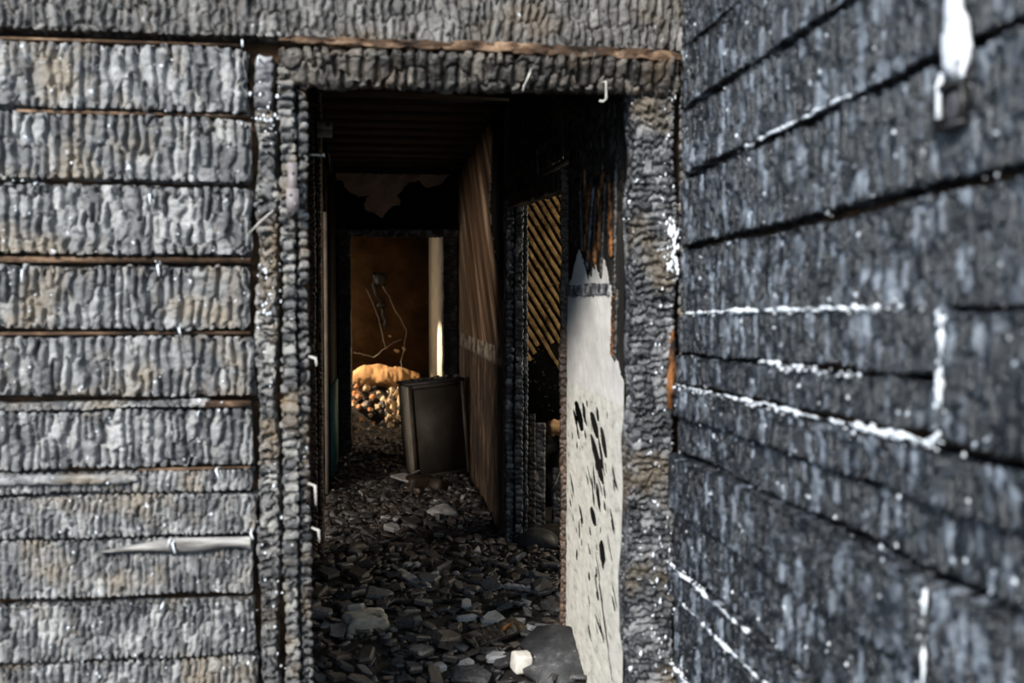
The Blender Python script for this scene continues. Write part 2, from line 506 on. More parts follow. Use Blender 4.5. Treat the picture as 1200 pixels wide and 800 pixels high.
def struct(name, bl, mat, **kw):
    return put(name, boxes_mesh(name, bl), mat, None, kind='structure', **kw)


def mask_panel(name, a_rng, b_rng, na, nb, to3, normal, keep, thick, mat, parent=None, rough=0.0, seed=3, **kw):
    """Sheet of plaster with real holes: cells where keep(a, b) is false are left out; it has a real thickness."""
    a = np.linspace(*a_rng, na)
    b = np.linspace(*b_rng, nb)
    A, B = np.meshgrid(a, b, indexing='ij')
    V = to3(A, B)
    n = np.array(normal, dtype=float)
    if rough:
        V = V + ((fbm(A / 0.05, B / 0.05, seed, 4) - 0.5) * rough)[..., None] * n
    ca, cb = (A[:-1, :-1] + A[1:, 1:]) / 2, (B[:-1, :-1] + B[1:, 1:]) / 2
    K = keep(ca, cb)
    I = np.arange(na * nb).reshape(na, nb)
    off = na * nb
    q = np.stack([I[:-1, :-1], I[1:, :-1], I[1:, 1:], I[:-1, 1:]], -1)
    front = q[K]
    sides = []
    Kp = np.pad(K, 1)
    for di, dj, (u, v) in ((-1, 0, (0, 3)), (1, 0, (2, 1)), (0, -1, (1, 0)), (0, 1, (3, 2))):
        nb_ = Kp[1 + di:1 + di + K.shape[0], 1 + dj:1 + dj + K.shape[1]]
        e = q[K & ~nb_]
        sides.append(np.stack([e[:, u], e[:, v], e[:, v] + off, e[:, u] + off], -1))
    V0 = V.reshape(-1, 3)
    V2 = np.vstack([V0, V0 - n * thick])
    F = np.vstack([front] + sides)
    used = np.zeros(len(V2), bool)
    used[F] = True
    re = np.cumsum(used) - 1
    V2 = V2[used]
    F = re[F]
    c = V2.mean(0)
    me = np_mesh(name, V2 - c, [F])
    me.materials.append(mat)
    me.materials.append(M['char_black'])   # side faces of holes and edges take the black char
    mi = np.ones(len(F), np.int32)
    mi[:len(front)] = 0
    me.polygons.foreach_set('material_index', mi)
    return put(name, me, None, parent, c, **kw)


def inside(poly, x, y):
    r = np.zeros(np.shape(x), bool)
    n = len(poly)
    for i in range(n):
        (x0, y0), (x1, y1) = poly[i], poly[i - 1]
        cnd = ((y0 > y) != (y1 > y)) & (x < (x1 - x0) * (y - y0) / (y1 - y0 + 1e-12) + x0)
        r ^= cnd
    return r


def tube(name, pts, rad, mat, parent=None, sides=6, **kw):
    pts = [Vector(p) for p in pts]
    c = sum(pts, Vector()) / len(pts)
    rads = rad if isinstance(rad, (list, tuple)) else [rad] * len(pts)
    V, F = [], []
    ref = Vector((0.31, 0.52, 0.79))
    for i, p in enumerate(pts):
        d = (pts[min(i + 1, len(pts) - 1)] - pts[max(i - 1, 0)]).normalized()
        a = d.cross(ref).normalized()
        b = d.cross(a)
        for k in range(sides):
            t = 2 * PI * k / sides
            V.append(p - c + (a * math.cos(t) + b * math.sin(t)) * rads[i])
    for i in range(len(pts) - 1):
        for k in range(sides):
            k2 = (k + 1) % sides
            F.append((i * sides + k, i * sides + k2, (i + 1) * sides + k2, (i + 1) * sides + k))
    me = bpy.data.meshes.new(name)
    me.from_pydata(V, [], F + [tuple(range(sides))[::-1], tuple(range((len(pts) - 1) * sides, len(pts) * sides))])
    for p in me.polygons:
        p.use_smooth = True
    return put(name, me, mat, parent, c, **kw)


def chunk_mesh(name, seed, n=6, flat=0.3, jag=0.25, taper=0.12):
    """A broken flake about 1 x 0.7 across, `flat` thick, lying in its own xy plane."""
    r = random.Random(seed)
    ang = sorted(2 * PI * (k + r.uniform(-0.3, 0.3)) / n for k in range(n))
    ex = r.uniform(0.55, 0.8)
    ring = []
    for a in ang:
        q = r.uniform(1 - jag, 1.0)
        sx = math.copysign(abs(math.cos(a)) ** 0.6, math.cos(a))
        sy = math.copysign(abs(math.sin(a)) ** 0.6, math.sin(a))
        ring.append((0.5 * q * sx, 0.5 * ex * q * sy))
    V, F = [], []
    for lev, (z, s) in enumerate(((-0.5, 1 - taper), (0.12, 1.0), (0.5, 1 - taper * 1.6))):
        for (x, y) in ring:
            V.append((x * s + r.uniform(-.02, .02), y * s + r.uniform(-.02, .02), flat * (z + r.uniform(-.16, .16))))
    for l in range(2):
        for k in range(n):
            k2 = (k + 1) % n
            F.append((l * n + k, l * n + k2, (l + 1) * n + k2, (l + 1) * n + k))
    V.append((0, 0, flat * r.uniform(0.4, 0.6)))
    V.append((0, 0, -flat * 0.5))
    for k in range(n):
        k2 = (k + 1) % n
        F.append((2 * n + k, 2 * n + k2, 3 * n))
        F.append((k2, k, 3 * n + 1))
    me = bpy.data.meshes.new(name)
    me.from_pydata(V, [], F)
    return me


def lump_mesh(name, seed, rx, ry, rz, n1=20, n2=12, amp=0.18, freq=2.2, box=0.7):
    """A rough rounded lump; box < 1 squares it off."""
    th = np.linspace(0, 2 * PI, n1, endpoint=False)
    ph = np.linspace(-PI / 2, PI / 2, n2)[1:-1]
    PH, TH = np.meshgrid(ph, th, indexing='ij')

    def p(v):
        return np.sign(v) * np.abs(v) ** box
    x, y, z = p(np.cos(PH)) * p(np.cos(TH)), p(np.cos(PH)) * p(np.sin(TH)), p(np.sin(PH))
    k = 1 + amp * 2 * (fbm(x * freq + 7 + z * 1.3, y * freq + 5 - z * 1.7, seed) - 0.5)
    V = np.stack([x * rx * k, y * ry * k, z * rz * k], -1).reshape(-1, 3)
    V = np.vstack([V, [0, 0, -rz], [0, 0, rz]])
    m = len(ph)
    I = np.arange(m * n1).reshape(m, n1)
    J = np.roll(I, -1, axis=1)
    q = np.stack([I[:-1], J[:-1], J[1:], I[1:]], -1).reshape(-1, 4)
    b, t = m * n1, m * n1 + 1
    tr = np.vstack([np.stack([np.full(n1, b), J[0], I[0]], -1), np.stack([np.full(n1, t), I[-1], J[-1]], -1)])
    return np_mesh(name, V, [q, tr], smooth=True)


def flecks(name, spots, mat, parent, seed, label=None):
    """Crust of small irregular blobs at spots (x, y, z, size, stretch vector): too many and small to pick apart."""
    r = np.random.RandomState(seed)
    base = np.array([(1, 0, 0), (0, 1, 0), (-1, 0, 0), (0, -1, 0), (0, 0, 1), (0, 0, -1)], float)
    tri = np.array([(0, 1, 4), (1, 2, 4), (2, 3, 4), (3, 0, 4), (1, 0, 5), (2, 1, 5), (3, 2, 5), (0, 3, 5)])
    V, F = [], []
    for i, (x, y, z, s, sc) in enumerate(spots):
        b = base * (s * (0.6 + 0.8 * r.rand(6, 1))) * np.array(sc)
        V.append(b + np.array((x, y, z)))
        F.append(tri + 6 * i)
    return put(name, np_mesh(name, np.vstack(V), [np.vstack(F)]), mat, parent, kind='stuff', label=label)


# ------------------------------------------------------------------ house shell
# front wall with the doorway; everything outside is on the camera's side (smaller y)
YF = 2.62
wall_front = struct('wall_front', [(-1.6, 2.665, -0.1, -0.20, 2.80, 3.2), (0.69, 2.665, -0.1, 0.98, 2.80, 3.2), (-0.20, 2.665, 1.97, 0.69, 2.80, 3.2)], M['backing'],
                    label='charred board front wall around the doorway')
wall_right = struct('wall_right', [(0.835, -0.2, -0.1, 0.98, 2.665, 3.2)], M['backing'], label='black charred board wing wall to the right of the doorway')
struct('ground', [(-9, -9, -0.2, 9, 2.8, -0.1)], M['ground'], label='ash covered ground in front of the house')

# left side boards: (z0, z1, proud, cell width along, cell length across, depth, material)
LEFT = [(2.29, 2.49, .000, .030, .07, .010), (2.050, 2.285, .012, .026, .05, .009),
        (1.862, 2.028, .006, .030, .085, .013), (1.687, 1.852, .002, .029, .085, .013), (1.500, 1.676, .006, .030, .060, .013),
        (1.312, 1.474, .000, .029, .075, .013), (1.140, 1.294, .004, .029, .080, .012), (0.960, 1.108, .000, .027, .065, .012),
        (0.895, 0.950, -.004, .019, .045, .008), (0.785, 0.890, .004, .018, .040, .009), (0.631, 0.776, .000, .018, .055, .009),
        (0.470, 0.612, .004, .020, .048, .010), (0.300, 0.462, .000, .020, .050, .010), (0.120, 0.292, .002, .022, .05, .010), (-.08, 0.112, .0, .022, .05, .010)]
for i, (z0, z1, pr, wu, wv, dep) in enumerate(LEFT):
    x1 = -0.335 + 0.006 * math.sin(i * 2.3)
    if i == 1:
        x1 = 0.83
    if i == 0:
        x1 = 0.83
    zc = (z0 + z1) / 2
    st = 0.0032 if 1 <= i <= 12 else 0.008
    st = .0037 if i == 1 else st
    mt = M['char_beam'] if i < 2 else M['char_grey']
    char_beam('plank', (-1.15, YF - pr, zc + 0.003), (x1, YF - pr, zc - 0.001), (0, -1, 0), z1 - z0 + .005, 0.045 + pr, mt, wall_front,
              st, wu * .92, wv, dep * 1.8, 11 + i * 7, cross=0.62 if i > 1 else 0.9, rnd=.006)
# thin scorched batten strips showing in the gaps, and bare splintered wood
for (xa, xb, z, h, pr) in ((-1.2, -0.337, 1.489, 0.014, -.012), (-1.2, -0.34, 1.303, 0.008, -.014), (-0.45, -0.338, 1.121, 0.014, .004), (-1.2, -0.34, 2.036, 0.005, -.012), (-.9, -.34, 1.858, .006, -.014),
                           (-.62, -.34, 0.954, .006, -.01)):
    me = boxes_mesh('batten', [(-(xb - xa) / 2, -0.02, -h / 2, (xb - xa) / 2, 0.02, h / 2)])
    put('batten', me, M['raw_wood'], wall_front, ((xa + xb) / 2, YF - pr + 0.02, z))
# split pale splinter on the ninth board
V = []
for s in np.linspace(0, 1, 14):
    x = -0.715 + 0.375 * s
    zt = 0.752 + 0.030 * min(1, s * 2.2) - 0.004 * s
    zb = 0.748 - 0.006 * s + 0.010 * math.sin(s * 9) * s
    V += [(x, YF - 0.010, zb), (x, YF - 0.017, (zt + zb) / 2), (x, YF - 0.006, zt), (x, YF + 0.01, (zt + zb) / 2)]
V = np.array(V)
I = np.arange(len(V)).reshape(-1, 4)
q = np.concatenate([np.stack([I[:-1, k], I[1:, k], I[1:, (k + 1) % 4], I[:-1, (k + 1) % 4]], -1) for k in range(4)])
c = V.mean(0)
put('splinter', np_mesh('splinter', V - c, [np.vstack([q, I[:1, ::-1], I[-1:]])]), M['pale_wood'], wall_front, c, label='pale bare wood splinter')
# lighter sliver board lying in the top left of the seventh board
char_beam('splinter', (-1.2, YF - 0.010, 0.938), (-0.62, YF - 0.010, 0.936), (0, -1, 0), 0.026, 0.02, M['char_grey'], wall_front, 0.003, 0.06, 0.03, 0.004, 771)

char_beam('plank', (-1.15, YF + .004, 1.1225), (-0.44, YF + .004, 1.1225), (0, -1, 0), 0.022, 0.04, M['char_grey'], wall_front, 0.003, 0.02, 0.02, 0.008, 781, rnd=.003)
# nails left standing in the left boards
rn = random.Random(5)
for (x, z) in ((-0.577, 1.651), (-0.885, 1.46), (-0.555, 1.475), (-0.51, 1.315), (-0.465, 1.10), (-0.54, 0.775), (-0.53, 0.77), (-0.335, 0.79), (-0.56, 0.61), (-.85, 1.675), (-.35, 2.04), (-.31, 2.00), (-.42, .955)):
    tube('nail', [(x, YF + .005, z + .004), (x + rn.uniform(-.004, .004), YF - 0.022, z), (x + rn.uniform(-.006, .006), YF - 0.026, z - rn.uniform(.012, .028))], [.0028, .003, .0022], M['ash'], wall_front, 5)

# ------------------------------------------------------------------ front door frame
door_1 = empty('door_1', (0.235, 2.66, 0), kind='structure', label='charred frame of the front doorway')


def dpart(o):
    o.parent = door_1
    o.location = o.location - door_1.location
    return o


dpart(char_beam('jamb', (-0.236, 2.585, -0.05), (-0.236, 2.585, 2.02), (0, -1, 0), 0.046, 0.12, M['char_jamb'], None, 0.0034, 0.030, 0.046, 0.020, 201, warp=0.2, cross=0.9, rnd=0.008, wobble=0.006))
dpart(char_beam('jamb_stop', (-0.198, 2.605, -0.05), (-0.198, 2.605, 1.92), (0.35, -1, 0), 0.034, 0.12, M['char_jamb'], None, 0.0034, 0.028, 0.05, 0.020, 211, warp=0.2, cross=0.9, rnd=0.008, wobble=0.006))
dpart(char_beam('jamb', (0.722, 2.60, -0.05), (0.722, 2.60, 2.0), (-0.10, -1, 0), 0.130, 0.12, M['char_jamb_dark'], None, 0.0034, 0.024, 0.030, 0.018, 231, warp=0.5, cross=0.9, rnd=0.014, wobble=0.012, fine=.6))
dpart(char_beam('trim_board', (-0.294, 2.612, -0.05), (-0.294, 2.612, 1.875), (0, -1, 0), 0.056, 0.05, M['char_jamb'], None, 0.003, 0.030, 0.034, 0.024, 251, warp=0.6, cross=0.9, wobble=0.009))
dpart(char_beam('trim_board', (-0.298, 2.62, 1.878), (-0.298, 2.62, 2.01), (0, -1, 0), 0.050, 0.05, M['char_post'], None, 0.003, 0.045, 0.06, 0.006, 261))
lintel = dpart(char_beam('lintel', (-0.255, 2.572, 1.968), (0.79, 2.572, 1.973), (0, -1, -0.35), 0.115, 0.14, M['char_header'], None, 0.0034, 0.034, 0.060, 0.022, 281, warp=0.2, cross=0.9, rnd=0.03, wobble=0.006))
# bare scorched ledge on top of the lintel
dpart(char_beam('ledge', (-0.25, 2.566, 2.043), (0.79, 2.566, 2.030), (0, -1, 0), 0.030, 0.09, M['raw_wood'], None, 0.004, 0.09, 0.03, 0.010, 291, rnd=.006))
# metal hinge leaf on the left jamb
me = boxes_mesh('hinge_plate', [(-.012, -.003, -.03, .010, .003, .06), (-.016, -.004, -.065, .014, .003, -.005)])
hp = dpart(put('hinge_plate', me, M['metal'], None, (-.221, 2.562, 1.672), label='rusty grey metal hinge plate'))
for dx, dz in ((0, .035), (-.006, -.02), (.006, -.045)):
    put('screw', lump_mesh('screw', 3, .004, .003, .004, 8, 6, .05), M['metal'], hp, (dx, -.005, dz))
# bent nails and wires on the frame
for pts in (((.385, 2.57, 1.985), (.372, 2.53, 1.958), (.360, 2.525, 1.930), (.357, 2.525, 1.918)),
            ((.570, 2.57, 1.955), (.574, 2.535, 1.950), (.574, 2.53, 1.905), (.566, 2.53, 1.898), (.556, 2.53, 1.899))):
    dpart(tube('nail', pts, [.0028] * len(pts), M['wire'], None, 6, label='bent nail'))
for (x, z, l) in ((-.180, .915, .05), (-.172, .800, .03), (-.176, 1.24, .02)):
    dpart(tube('nail', [(x - .01, 2.58, z + .004), (x + .008, 2.565, z), (x + .010, 2.562, z - l)], [.003, .004, .002], M['wire'], None, 6, label='ash coated nail'))
dpart(tube('nail', [(-.19, 2.70, 1.772), (-.175, 2.70, 1.772), (-.155, 2.70, 1.771), (-.150, 2.70, 1.772)], [.002, .002, .002, .006], M['wire'], None, 6))
dpart(tube('wire', [(-.33, 2.57, 1.555), (-.30, 2.56, 1.585), (-.268, 2.555, 1.612)], .0022, M['wire'], None, 5))
# fresh orange split in the right jamb
me = np_mesh('split', np.array([(-.008, 0, -.10), (.006, 0, -.11), (.012, -.006, 0), (.004, -.004, .11), (-.006, -.004, .02), (-.008, .02, -.1), (.006, .02, -.11), (.012, .02, 0), (.004, .02, .11), (-.006, .02, .02)]),
             [np.array([(0, 1, 2, 4), (0, 5, 6, 1), (1, 6, 7, 2), (2, 7, 8, 3), (3, 8, 9, 4), (4, 9, 5, 0)]), np.array([(4, 2, 3)])])
dpart(put('split', me, M['orange_wood'], None, (0.768, 2.590, 1.20), label='fresh orange split in the char'))

# corner post where the wing wall meets the front wall
char_beam('corner_strip', (0.800, 2.60, -0.05), (0.806, 2.60, 2.9), (-0.6, -1, 0), 0.034, 0.04, M['char_jamb'], wall_front, 0.004, 0.03, 0.03, 0.008, 311, warp=.4, cross=.8)

# ------------------------------------------------------------------ wing wall boards (they run towards the camera)
XR = 0.79
# (z0, z1, proud, far y, near y, tilt, seed)
RB = [(2.42, 2.60, .0, 2.60, 0.6, 0, 1), (2.235, 2.41, .0, 2.60, 0.6, 0, 2), (2.055, 2.230, .0, 2.60, 0.6, 0, 3), (1.898, 2.045, .004, 2.60, 0.6, 0, 4),
      (1.735, 1.888, .000, 2.60, 0.6, .010, 5), (1.548, 1.716, .004, 2.60, 0.6, .016, 6), (1.368, 1.532, .000, 2.60, 0.6, .014, 7),
      (1.262, 1.360, .008, 2.60, 1.31, .016, 8), (1.180, 1.252, .012, 2.60, 1.31, .014, 9),
      (1.185, 1.372, .020, 1.295, 0.6, .0, 10),
      (1.090, 1.165, .018, 2.60, 0.6, .010, 11), (0.995, 1.086, .004, 2.60, 0.6, .01, 12),
      (0.835, 0.980, .034, 2.60, 1.33, .006, 13), (0.78, 0.985, .026, 1.315, 0.6, .0, 14),
      (0.690, 0.825, .014, 2.60, 1.33, .01, 15), (0.615, 0.680, .036, 2.60, 1.33, .008, 16), (0.545, 0.77, .022, 1.315, 0.6, .0, 17),
      (0.405, 0.605, .014, 2.60, 0.6, .006, 18), (0.20, 0.395, .010, 2.60, 0.6, .006, 19), (-.02, 0.19, .006, 2.60, 0.6, 0, 20)]
for (z0, z1, pr, ya, yb, tilt, sd) in RB:
    zc = (z0 + z1) / 2
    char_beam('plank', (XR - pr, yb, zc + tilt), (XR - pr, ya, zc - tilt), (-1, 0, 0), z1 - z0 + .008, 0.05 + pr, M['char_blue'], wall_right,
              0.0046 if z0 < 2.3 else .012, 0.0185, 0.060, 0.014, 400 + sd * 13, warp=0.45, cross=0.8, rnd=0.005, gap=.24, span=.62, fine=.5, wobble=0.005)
# white ash and paint crust on the board edges
r = random.Random(9)
sp = []


def crust(y0, y1, z0, z1, pr, n, size, dens=1.0):
    for k in range(n):
        s = r.random()
        g = vn(s * 9 + y0 * 3, z0 * 7, 5)
        if g < 1 - dens * .75:
            continue
        y = y0 + (y1 - y0) * s
        sp.append((XR - pr + r.uniform(.0, .006), y, z0 + (z1 - z0) * s + r.gauss(0, .0035), .75 * size * r.choice((.3, .4, .5, .6, .8, 1.0, 1.5)), (0.8, r.uniform(1, 3.5), r.uniform(.5, 1.1))))


crust(2.53, 1.45, 1.352, 1.372, .006, 160, .0036, 1.0)
crust(1.50, 1.31, 1.372, 1.376, .010, 40, .0035, .7)
crust(2.57, 1.36, 1.158, 1.176, .020, 130, .0034, .8)
crust(1.55, 1.30, 1.176, 1.180, .014, 60, .005, .9)
crust(1.90, 1.35, 1.252, 1.264, .014, 70, .004, .7)
crust(2.48, 1.87, .604, .612, .024, 100, .0040, 1.0)
crust(2.60, 1.95, .675, .690, .024, 160, .0036, .9)
crust(2.62, 2.3, .40, .41, .016, 60, .004, .9)
crust(2.2, 1.55, 1.715, 1.735, .004, 60, .0026, .6)
crust(2.3, 1.2, 1.535, 1.552, .004, 60, .0022, .5)
for k in range(22):   # vertical joint lines
    s = r.random()
    sp.append((XR - .020, 1.302 + r.gauss(0, .004), 1.19 + .18 * s, .0024 * r.uniform(.4, 1.5), (1, .8, 1.8)))
    sp.append((XR - .024, 1.324 + r.gauss(0, .004), .60 + .36 * s, .0022 * r.uniform(.4, 1.4), (1, .8, 1.8)))
for k in range(260):  # loose flecks all over
    y = 2.6 - 1.6 * r.random() ** 0.8
    z = r.uniform(.3, 1.25) if r.random() < .8 else r.uniform(1.3, 2.2)
    sp.append((XR - .016 + r.uniform(0, .008), y, z, .0030 * r.uniform(.3, 1.6), (.7, 1, 1.2)))
flecks('ash_crust', sp, M['ash'], wall_right, 4, 'white ash crust on the board edges')
sp = []
for k in range(110):
    z = r.choice((r.uniform(.2, .75), r.uniform(.3, 1.2), r.uniform(1.2, 2.0)))
    sp.append((r.gauss(.752, .022), 2.588 + r.uniform(-.006, .004), z, .0030 * r.uniform(.3, 1.6), (r.uniform(.5, 1.4), .5, r.uniform(1, 3))))
for k in range(70):
    sp.append((.775 + r.gauss(0, .008) - .02 * max(0, math.sin(k)), 2.585, r.uniform(1.46, 1.60), .0035 * r.uniform(.3, 1.4), (1, .7, 2.4)))
for k in range(90):
    sp.append((r.gauss(-.29, .02), 2.598 + r.uniform(-.006, .004), r.choice((r.gauss(1.41, .05), r.gauss(.7, .2), r.gauss(1.85, .04))), .0030 * r.uniform(.3, 1.6), (1, .7, 1.6)))
for k in range(120):
    sp.append((r.uniform(-.95, -.34), 2.612 + r.uniform(-.008, .002), r.uniform(.4, 2.0), .0022 * r.uniform(.3, 1.5), (1.2, .7, 1.3)))
flecks('ash_crust', sp, M['ash'], wall_front, 6, 'white ash flecks on boards and door frame')



def ash_ridge(y0, z0, y1, z1, x, rad, seed, n=70):
    """A crusty ragged line of ash along a board edge."""
    pts, rd = [], []
    for k in range(n):
        t = k / (n - 1)
        pts.append((x + .004 * float(vn(t * 30, 1.5, seed)), y0 + (y1 - y0) * t, z0 + (z1 - z0) * t + .012 * (float(fbm(t * 22, 0.5, seed, 3)) - .5)))
        rd.append(rad * min(1.5, max(.02, 5.0 * (float(fbm(t * n * .22, 2.5, seed + 3, 3)) - .40))))
    tube('ash_ridge', pts, rd, M['ash'], wall_right, 6)


ash_ridge(2.54, 1.354, 1.95, 1.366, XR - .010, .0052, 3)
ash_ridge(1.98, 1.366, 1.50, 1.374, XR - .008, .0042, 4)
ash_ridge(2.56, 1.163, 2.10, 1.170, XR - .020, .0024, 5)
ash_ridge(2.12, 1.170, 1.62, 1.176, XR - .018, .0036, 6)
ash_ridge(1.62, 1.176, 1.33, 1.180, XR - .016, .0050, 7)
ash_ridge(2.00, 1.258, 1.72, 1.262, XR - .012, .0034, 8)
ash_ridge(2.48, .608, 1.87, .612, XR - .030, .0052, 9)
ash_ridge(2.58, .684, 1.98, .690, XR - .036, .0042, 10)
ash_ridge(2.62, .400, 2.35, .404, XR - .020, .0048, 11)
ash_ridge(2.10, 1.722, 1.50, 1.735, XR - .004, .0028, 12)
ash_ridge(1.304, 1.19, 1.300, 1.365, XR - .018, .0046, 13, 40)
ash_ridge(1.326, .62, 1.322, .97, XR - .024, .0040, 14, 50)
# white foam blob with drips high on the wing wall, and black parts added in place of a dark hole under it
fo = empty('foam_blob', (0.782, 1.29, 1.70), label='blob of white foam with drips high on the black wing wall', cat='foam')
put('body', lump_mesh('foam_body', 21, .014, .026, .048, 28, 18, .45, 2.6, .9), M['foam'], fo, (0, 0, .035))
put('neck', lump_mesh('foam_neck', 25, .010, .014, .040, 20, 14, .35, 2.6, .9), M['foam'], fo, (0, .006, .085))
tube('drip', [(.0, .030, .0), (-.006, .031, -.015), (-.006, .031, -.045), (-.005, .031, -.062)], [.006, .005, .004, .0055], M['foam'], fo, 7)
tube('drip', [(.0, -.022, .01), (-.004, -.022, -.01), (-.004, -.022, -.02)], [.006, .004, .004], M['foam'], fo, 7)
so = empty('dark_hole_box', (0.785, 1.295, 1.652), label='small black box standing in for a dark hole below the white foam', cat='fixture')
put('plate', boxes_mesh('hole_plate', [(-.012, -.034, -.032, .0, .034, -.024), (-.012, -.034, .024, .0, .034, .032), (-.012, -.034, -.024, .0, -.026, .024), (-.012, .026, -.024, .0, .034, .024)]), M['char_black'], so)
put('insert', lump_mesh('hole_insert', 31, .010, .016, .022, 14, 10, .3), M['char_post'], so, (-.002, -.004, -.004))

# ------------------------------------------------------------------ inside: floor, ceiling, partition walls
def bed_h(x, y):
    return 0.012 + 0.055 * (fbm(x / .35 + 3, y / .35, 77, 4) - 0.35) + 0.02 * (fbm(x / .06, y / .06, 78, 3) - .5) + .03 * np.clip(np.asarray(y) - 8.3, 0, 1) + .05 * np.exp(-((np.asarray(x) - .75) / .14) ** 2) * np.exp(-((np.asarray(y) - 3.6) / .7) ** 2)


nx_, ny_ = 140, 320
X, Y = np.meshgrid(np.linspace(-3.0, 3.4, nx_) if False else np.concatenate([np.linspace(-3, -.6, 12), np.linspace(-.58, 1.3, 110), np.linspace(1.35, 3.4, 18)]), np.linspace(2.70, 12.35, ny_), indexing='ij')
Z = bed_h(X, Y)
V = np.stack([X, Y, Z], -1).reshape(-1, 3)
I = np.arange(nx_ * ny_).reshape(nx_, ny_)
q = np.stack([I[:-1, :-1], I[1:, :-1], I[1:, 1:], I[:-1, 1:]], -1).reshape(-1, 4)
put('floor', np_mesh('floor', V, [q], True), M['floor'], kind='structure', label='black rubble bed covering the hallway floor')

ZC = 2.53
ceil = struct('ceiling', [(-3.1, 2.80, ZC + .03, 3.5, 12.5, ZC + .15)], M['ceiling'], label='soot blackened board ceiling')
for k in range(30):
    y0 = 2.82 + k * .32
    dz = .006 * math.sin(k * 5.1)
    put('board', boxes_mesh('board', [(-2.2, 0.008, 0, 2.2, .312, .035 + dz)]), M['ceiling'], ceil, (0.5, y0, ZC - dz))

# hall right, near stretch (white plaster) and far stretch (brown plaster), black over the side opening
wall_hall_right = struct('wall_hall_right', [(.704, 2.80, 0, .84, 3.74, 2.53), (.715, 3.74, 1.99, .84, 5.60, 2.53), (.695, 5.68, 0, .83, 8.98, 2.53)], M['soot'],
                         label='burnt hall wall with a side opening and remnants of plaster')
ZIG = [(3.754, -.05), (3.754, 1.167), (3.722, 1.445), (3.654, 1.485), (3.525, 1.576), (3.433, 1.526), (3.359, 1.455), (3.276, 1.534), (3.209, 1.490), (3.144, 1.455), (3.120, 1.527), (3.071, 1.485), (3.035, 1.454), (2.976, 1.398), (3.009, 1.288), (2.939, 1.212), (2.863, 1.154), (2.80, 1.121), (2.80, -.05)]
GOUGE = [(3.582, 1.009, 3.439, 0.937, 0.088), (3.621, 0.981, 3.542, 0.934, 0.040), (3.450, 1.022, 3.395, 0.965, 0.055), (3.556, 0.932, 3.508, 0.892, 0.029), (3.551, 0.872, 3.541, 0.850, 0.029), (3.309, 1.002, 3.187, 0.944, 0.067), (3.308, 0.928, 3.108, 0.802, 0.075), (3.187, 0.935, 3.102, 0.840, 0.039), (3.156, 0.973, 3.062, 0.895, 0.061), (3.220, 1.031, 3.180, 0.995, 0.048), (3.265, 0.830, 3.232, 0.758, 0.033), (3.285, 0.761, 3.243, 0.700, 0.033), (3.216, 0.778, 3.152, 0.706, 0.056), (3.305, 0.678, 3.214, 0.646, 0.059), (3.108, 0.793, 3.082, 0.761, 0.030), (3.505, 0.651, 3.435, 0.601, 0.028), (3.504, 0.595, 3.494, 0.532, 0.028), (3.151, 0.651, 3.143, 0.632, 0.023), (3.064, 1.033, 3.057, 1.018, 0.022), (3.162, 0.586, 3.080, 0.565, 0.090), (3.559, 0.473, 3.534, 0.448, 0.040), (3.194, 0.507, 3.003, 0.248, 0.020), (3.160, 0.445, 2.973, 0.206, 0.019), (3.224, 0.340, 3.094, 0.298, 0.017)]


_g = random.Random(12)
for _k in range(46):
    _y, _z = _g.uniform(2.95, 3.72), _g.uniform(.25, 1.06)
    _l = _g.choice((.02, .03, .04, .07))
    GOUGE.append((_y, _z, _y - _l, _z - _l * _g.uniform(.6, 1.1), _g.uniform(.012, .03)))


def keep_white(a, b):
    a2 = a + .03 * (fbm(a / .03, b / .03, 91, 3) - .5)
    b2 = b + .03 * (fbm(a / .03 + 9, b / .03, 92, 3) - .5)
    k = inside(ZIG, a2, b2)
    for (y0, z0, y1, z1, w) in GOUGE:
        dy, dz = y1 - y0, z1 - z0
        t = np.clip(((a - y0) * dy + (b - z0) * dz) / (dy * dy + dz * dz), 0, 1)
        # a gouge is w long along the wall at each height: measure along y
        d = np.hypot((.8 * a + .2 * a2 - y0 - t * dy), .8 * b + .2 * b2 - z0 - t * dz)
        k &= ~(d < w * .40 * np.sqrt(np.clip(1.05 - (2 * t - 1) ** 2, 0.02, 1)) )
    return k


mask_panel('plaster_sheet', (2.80, 3.76), (0, 1.6), 230, 330, lambda a, b: np.stack([np.full_like(a, .70), a, b], -1), (-1, 0, 0), keep_white, .0030, M['plaster'], wall_hall_right, .004, 3,
           label='white and cream plaster with dark diagonal gouges')
# exposed laths over the plaster, diagonal, partly burnt through
for (y0, z0, y1, z1, w, mt) in ((3.045, 1.76, 3.010, 1.52, .030, 'orange_wood'), (3.42, 1.85, 3.345, 1.52, .022, 'orange_wood'), (3.27, 1.77, 3.38, 1.50, .026, 'char_post'), (3.33, 1.80, 3.42, 1.56, .020, 'orange_wood'),
                                (3.18, 1.76, 3.26, 1.50, .028, 'orange_wood'), (3.10, 1.76, 3.15, 1.46, .026, 'char_black'), (3.50, 1.79, 3.46, 1.56, .020, 'char_black'), (3.22, 1.73, 3.30, 1.47, .018, 'char_black'), (2.95, 1.80, 2.965, 1.40, .03, 'char_black'), (3.12, 1.80, 3.20, 1.55, .016, 'orange_wood'),
                                (2.97, 1.42, 2.99, 1.22, .022, 'orange_wood'), (2.93, 1.42, 2.95, 1.20, .02, 'char_black')):
    char_beam('lath', (.692, y0, z0), (.692, y1, z1), (-1, 0, 0), w, .012, M[mt], wall_hall_right, .005, .02, .02, .006, int(y0 * 1000), rnd=.003, wobble=.004)
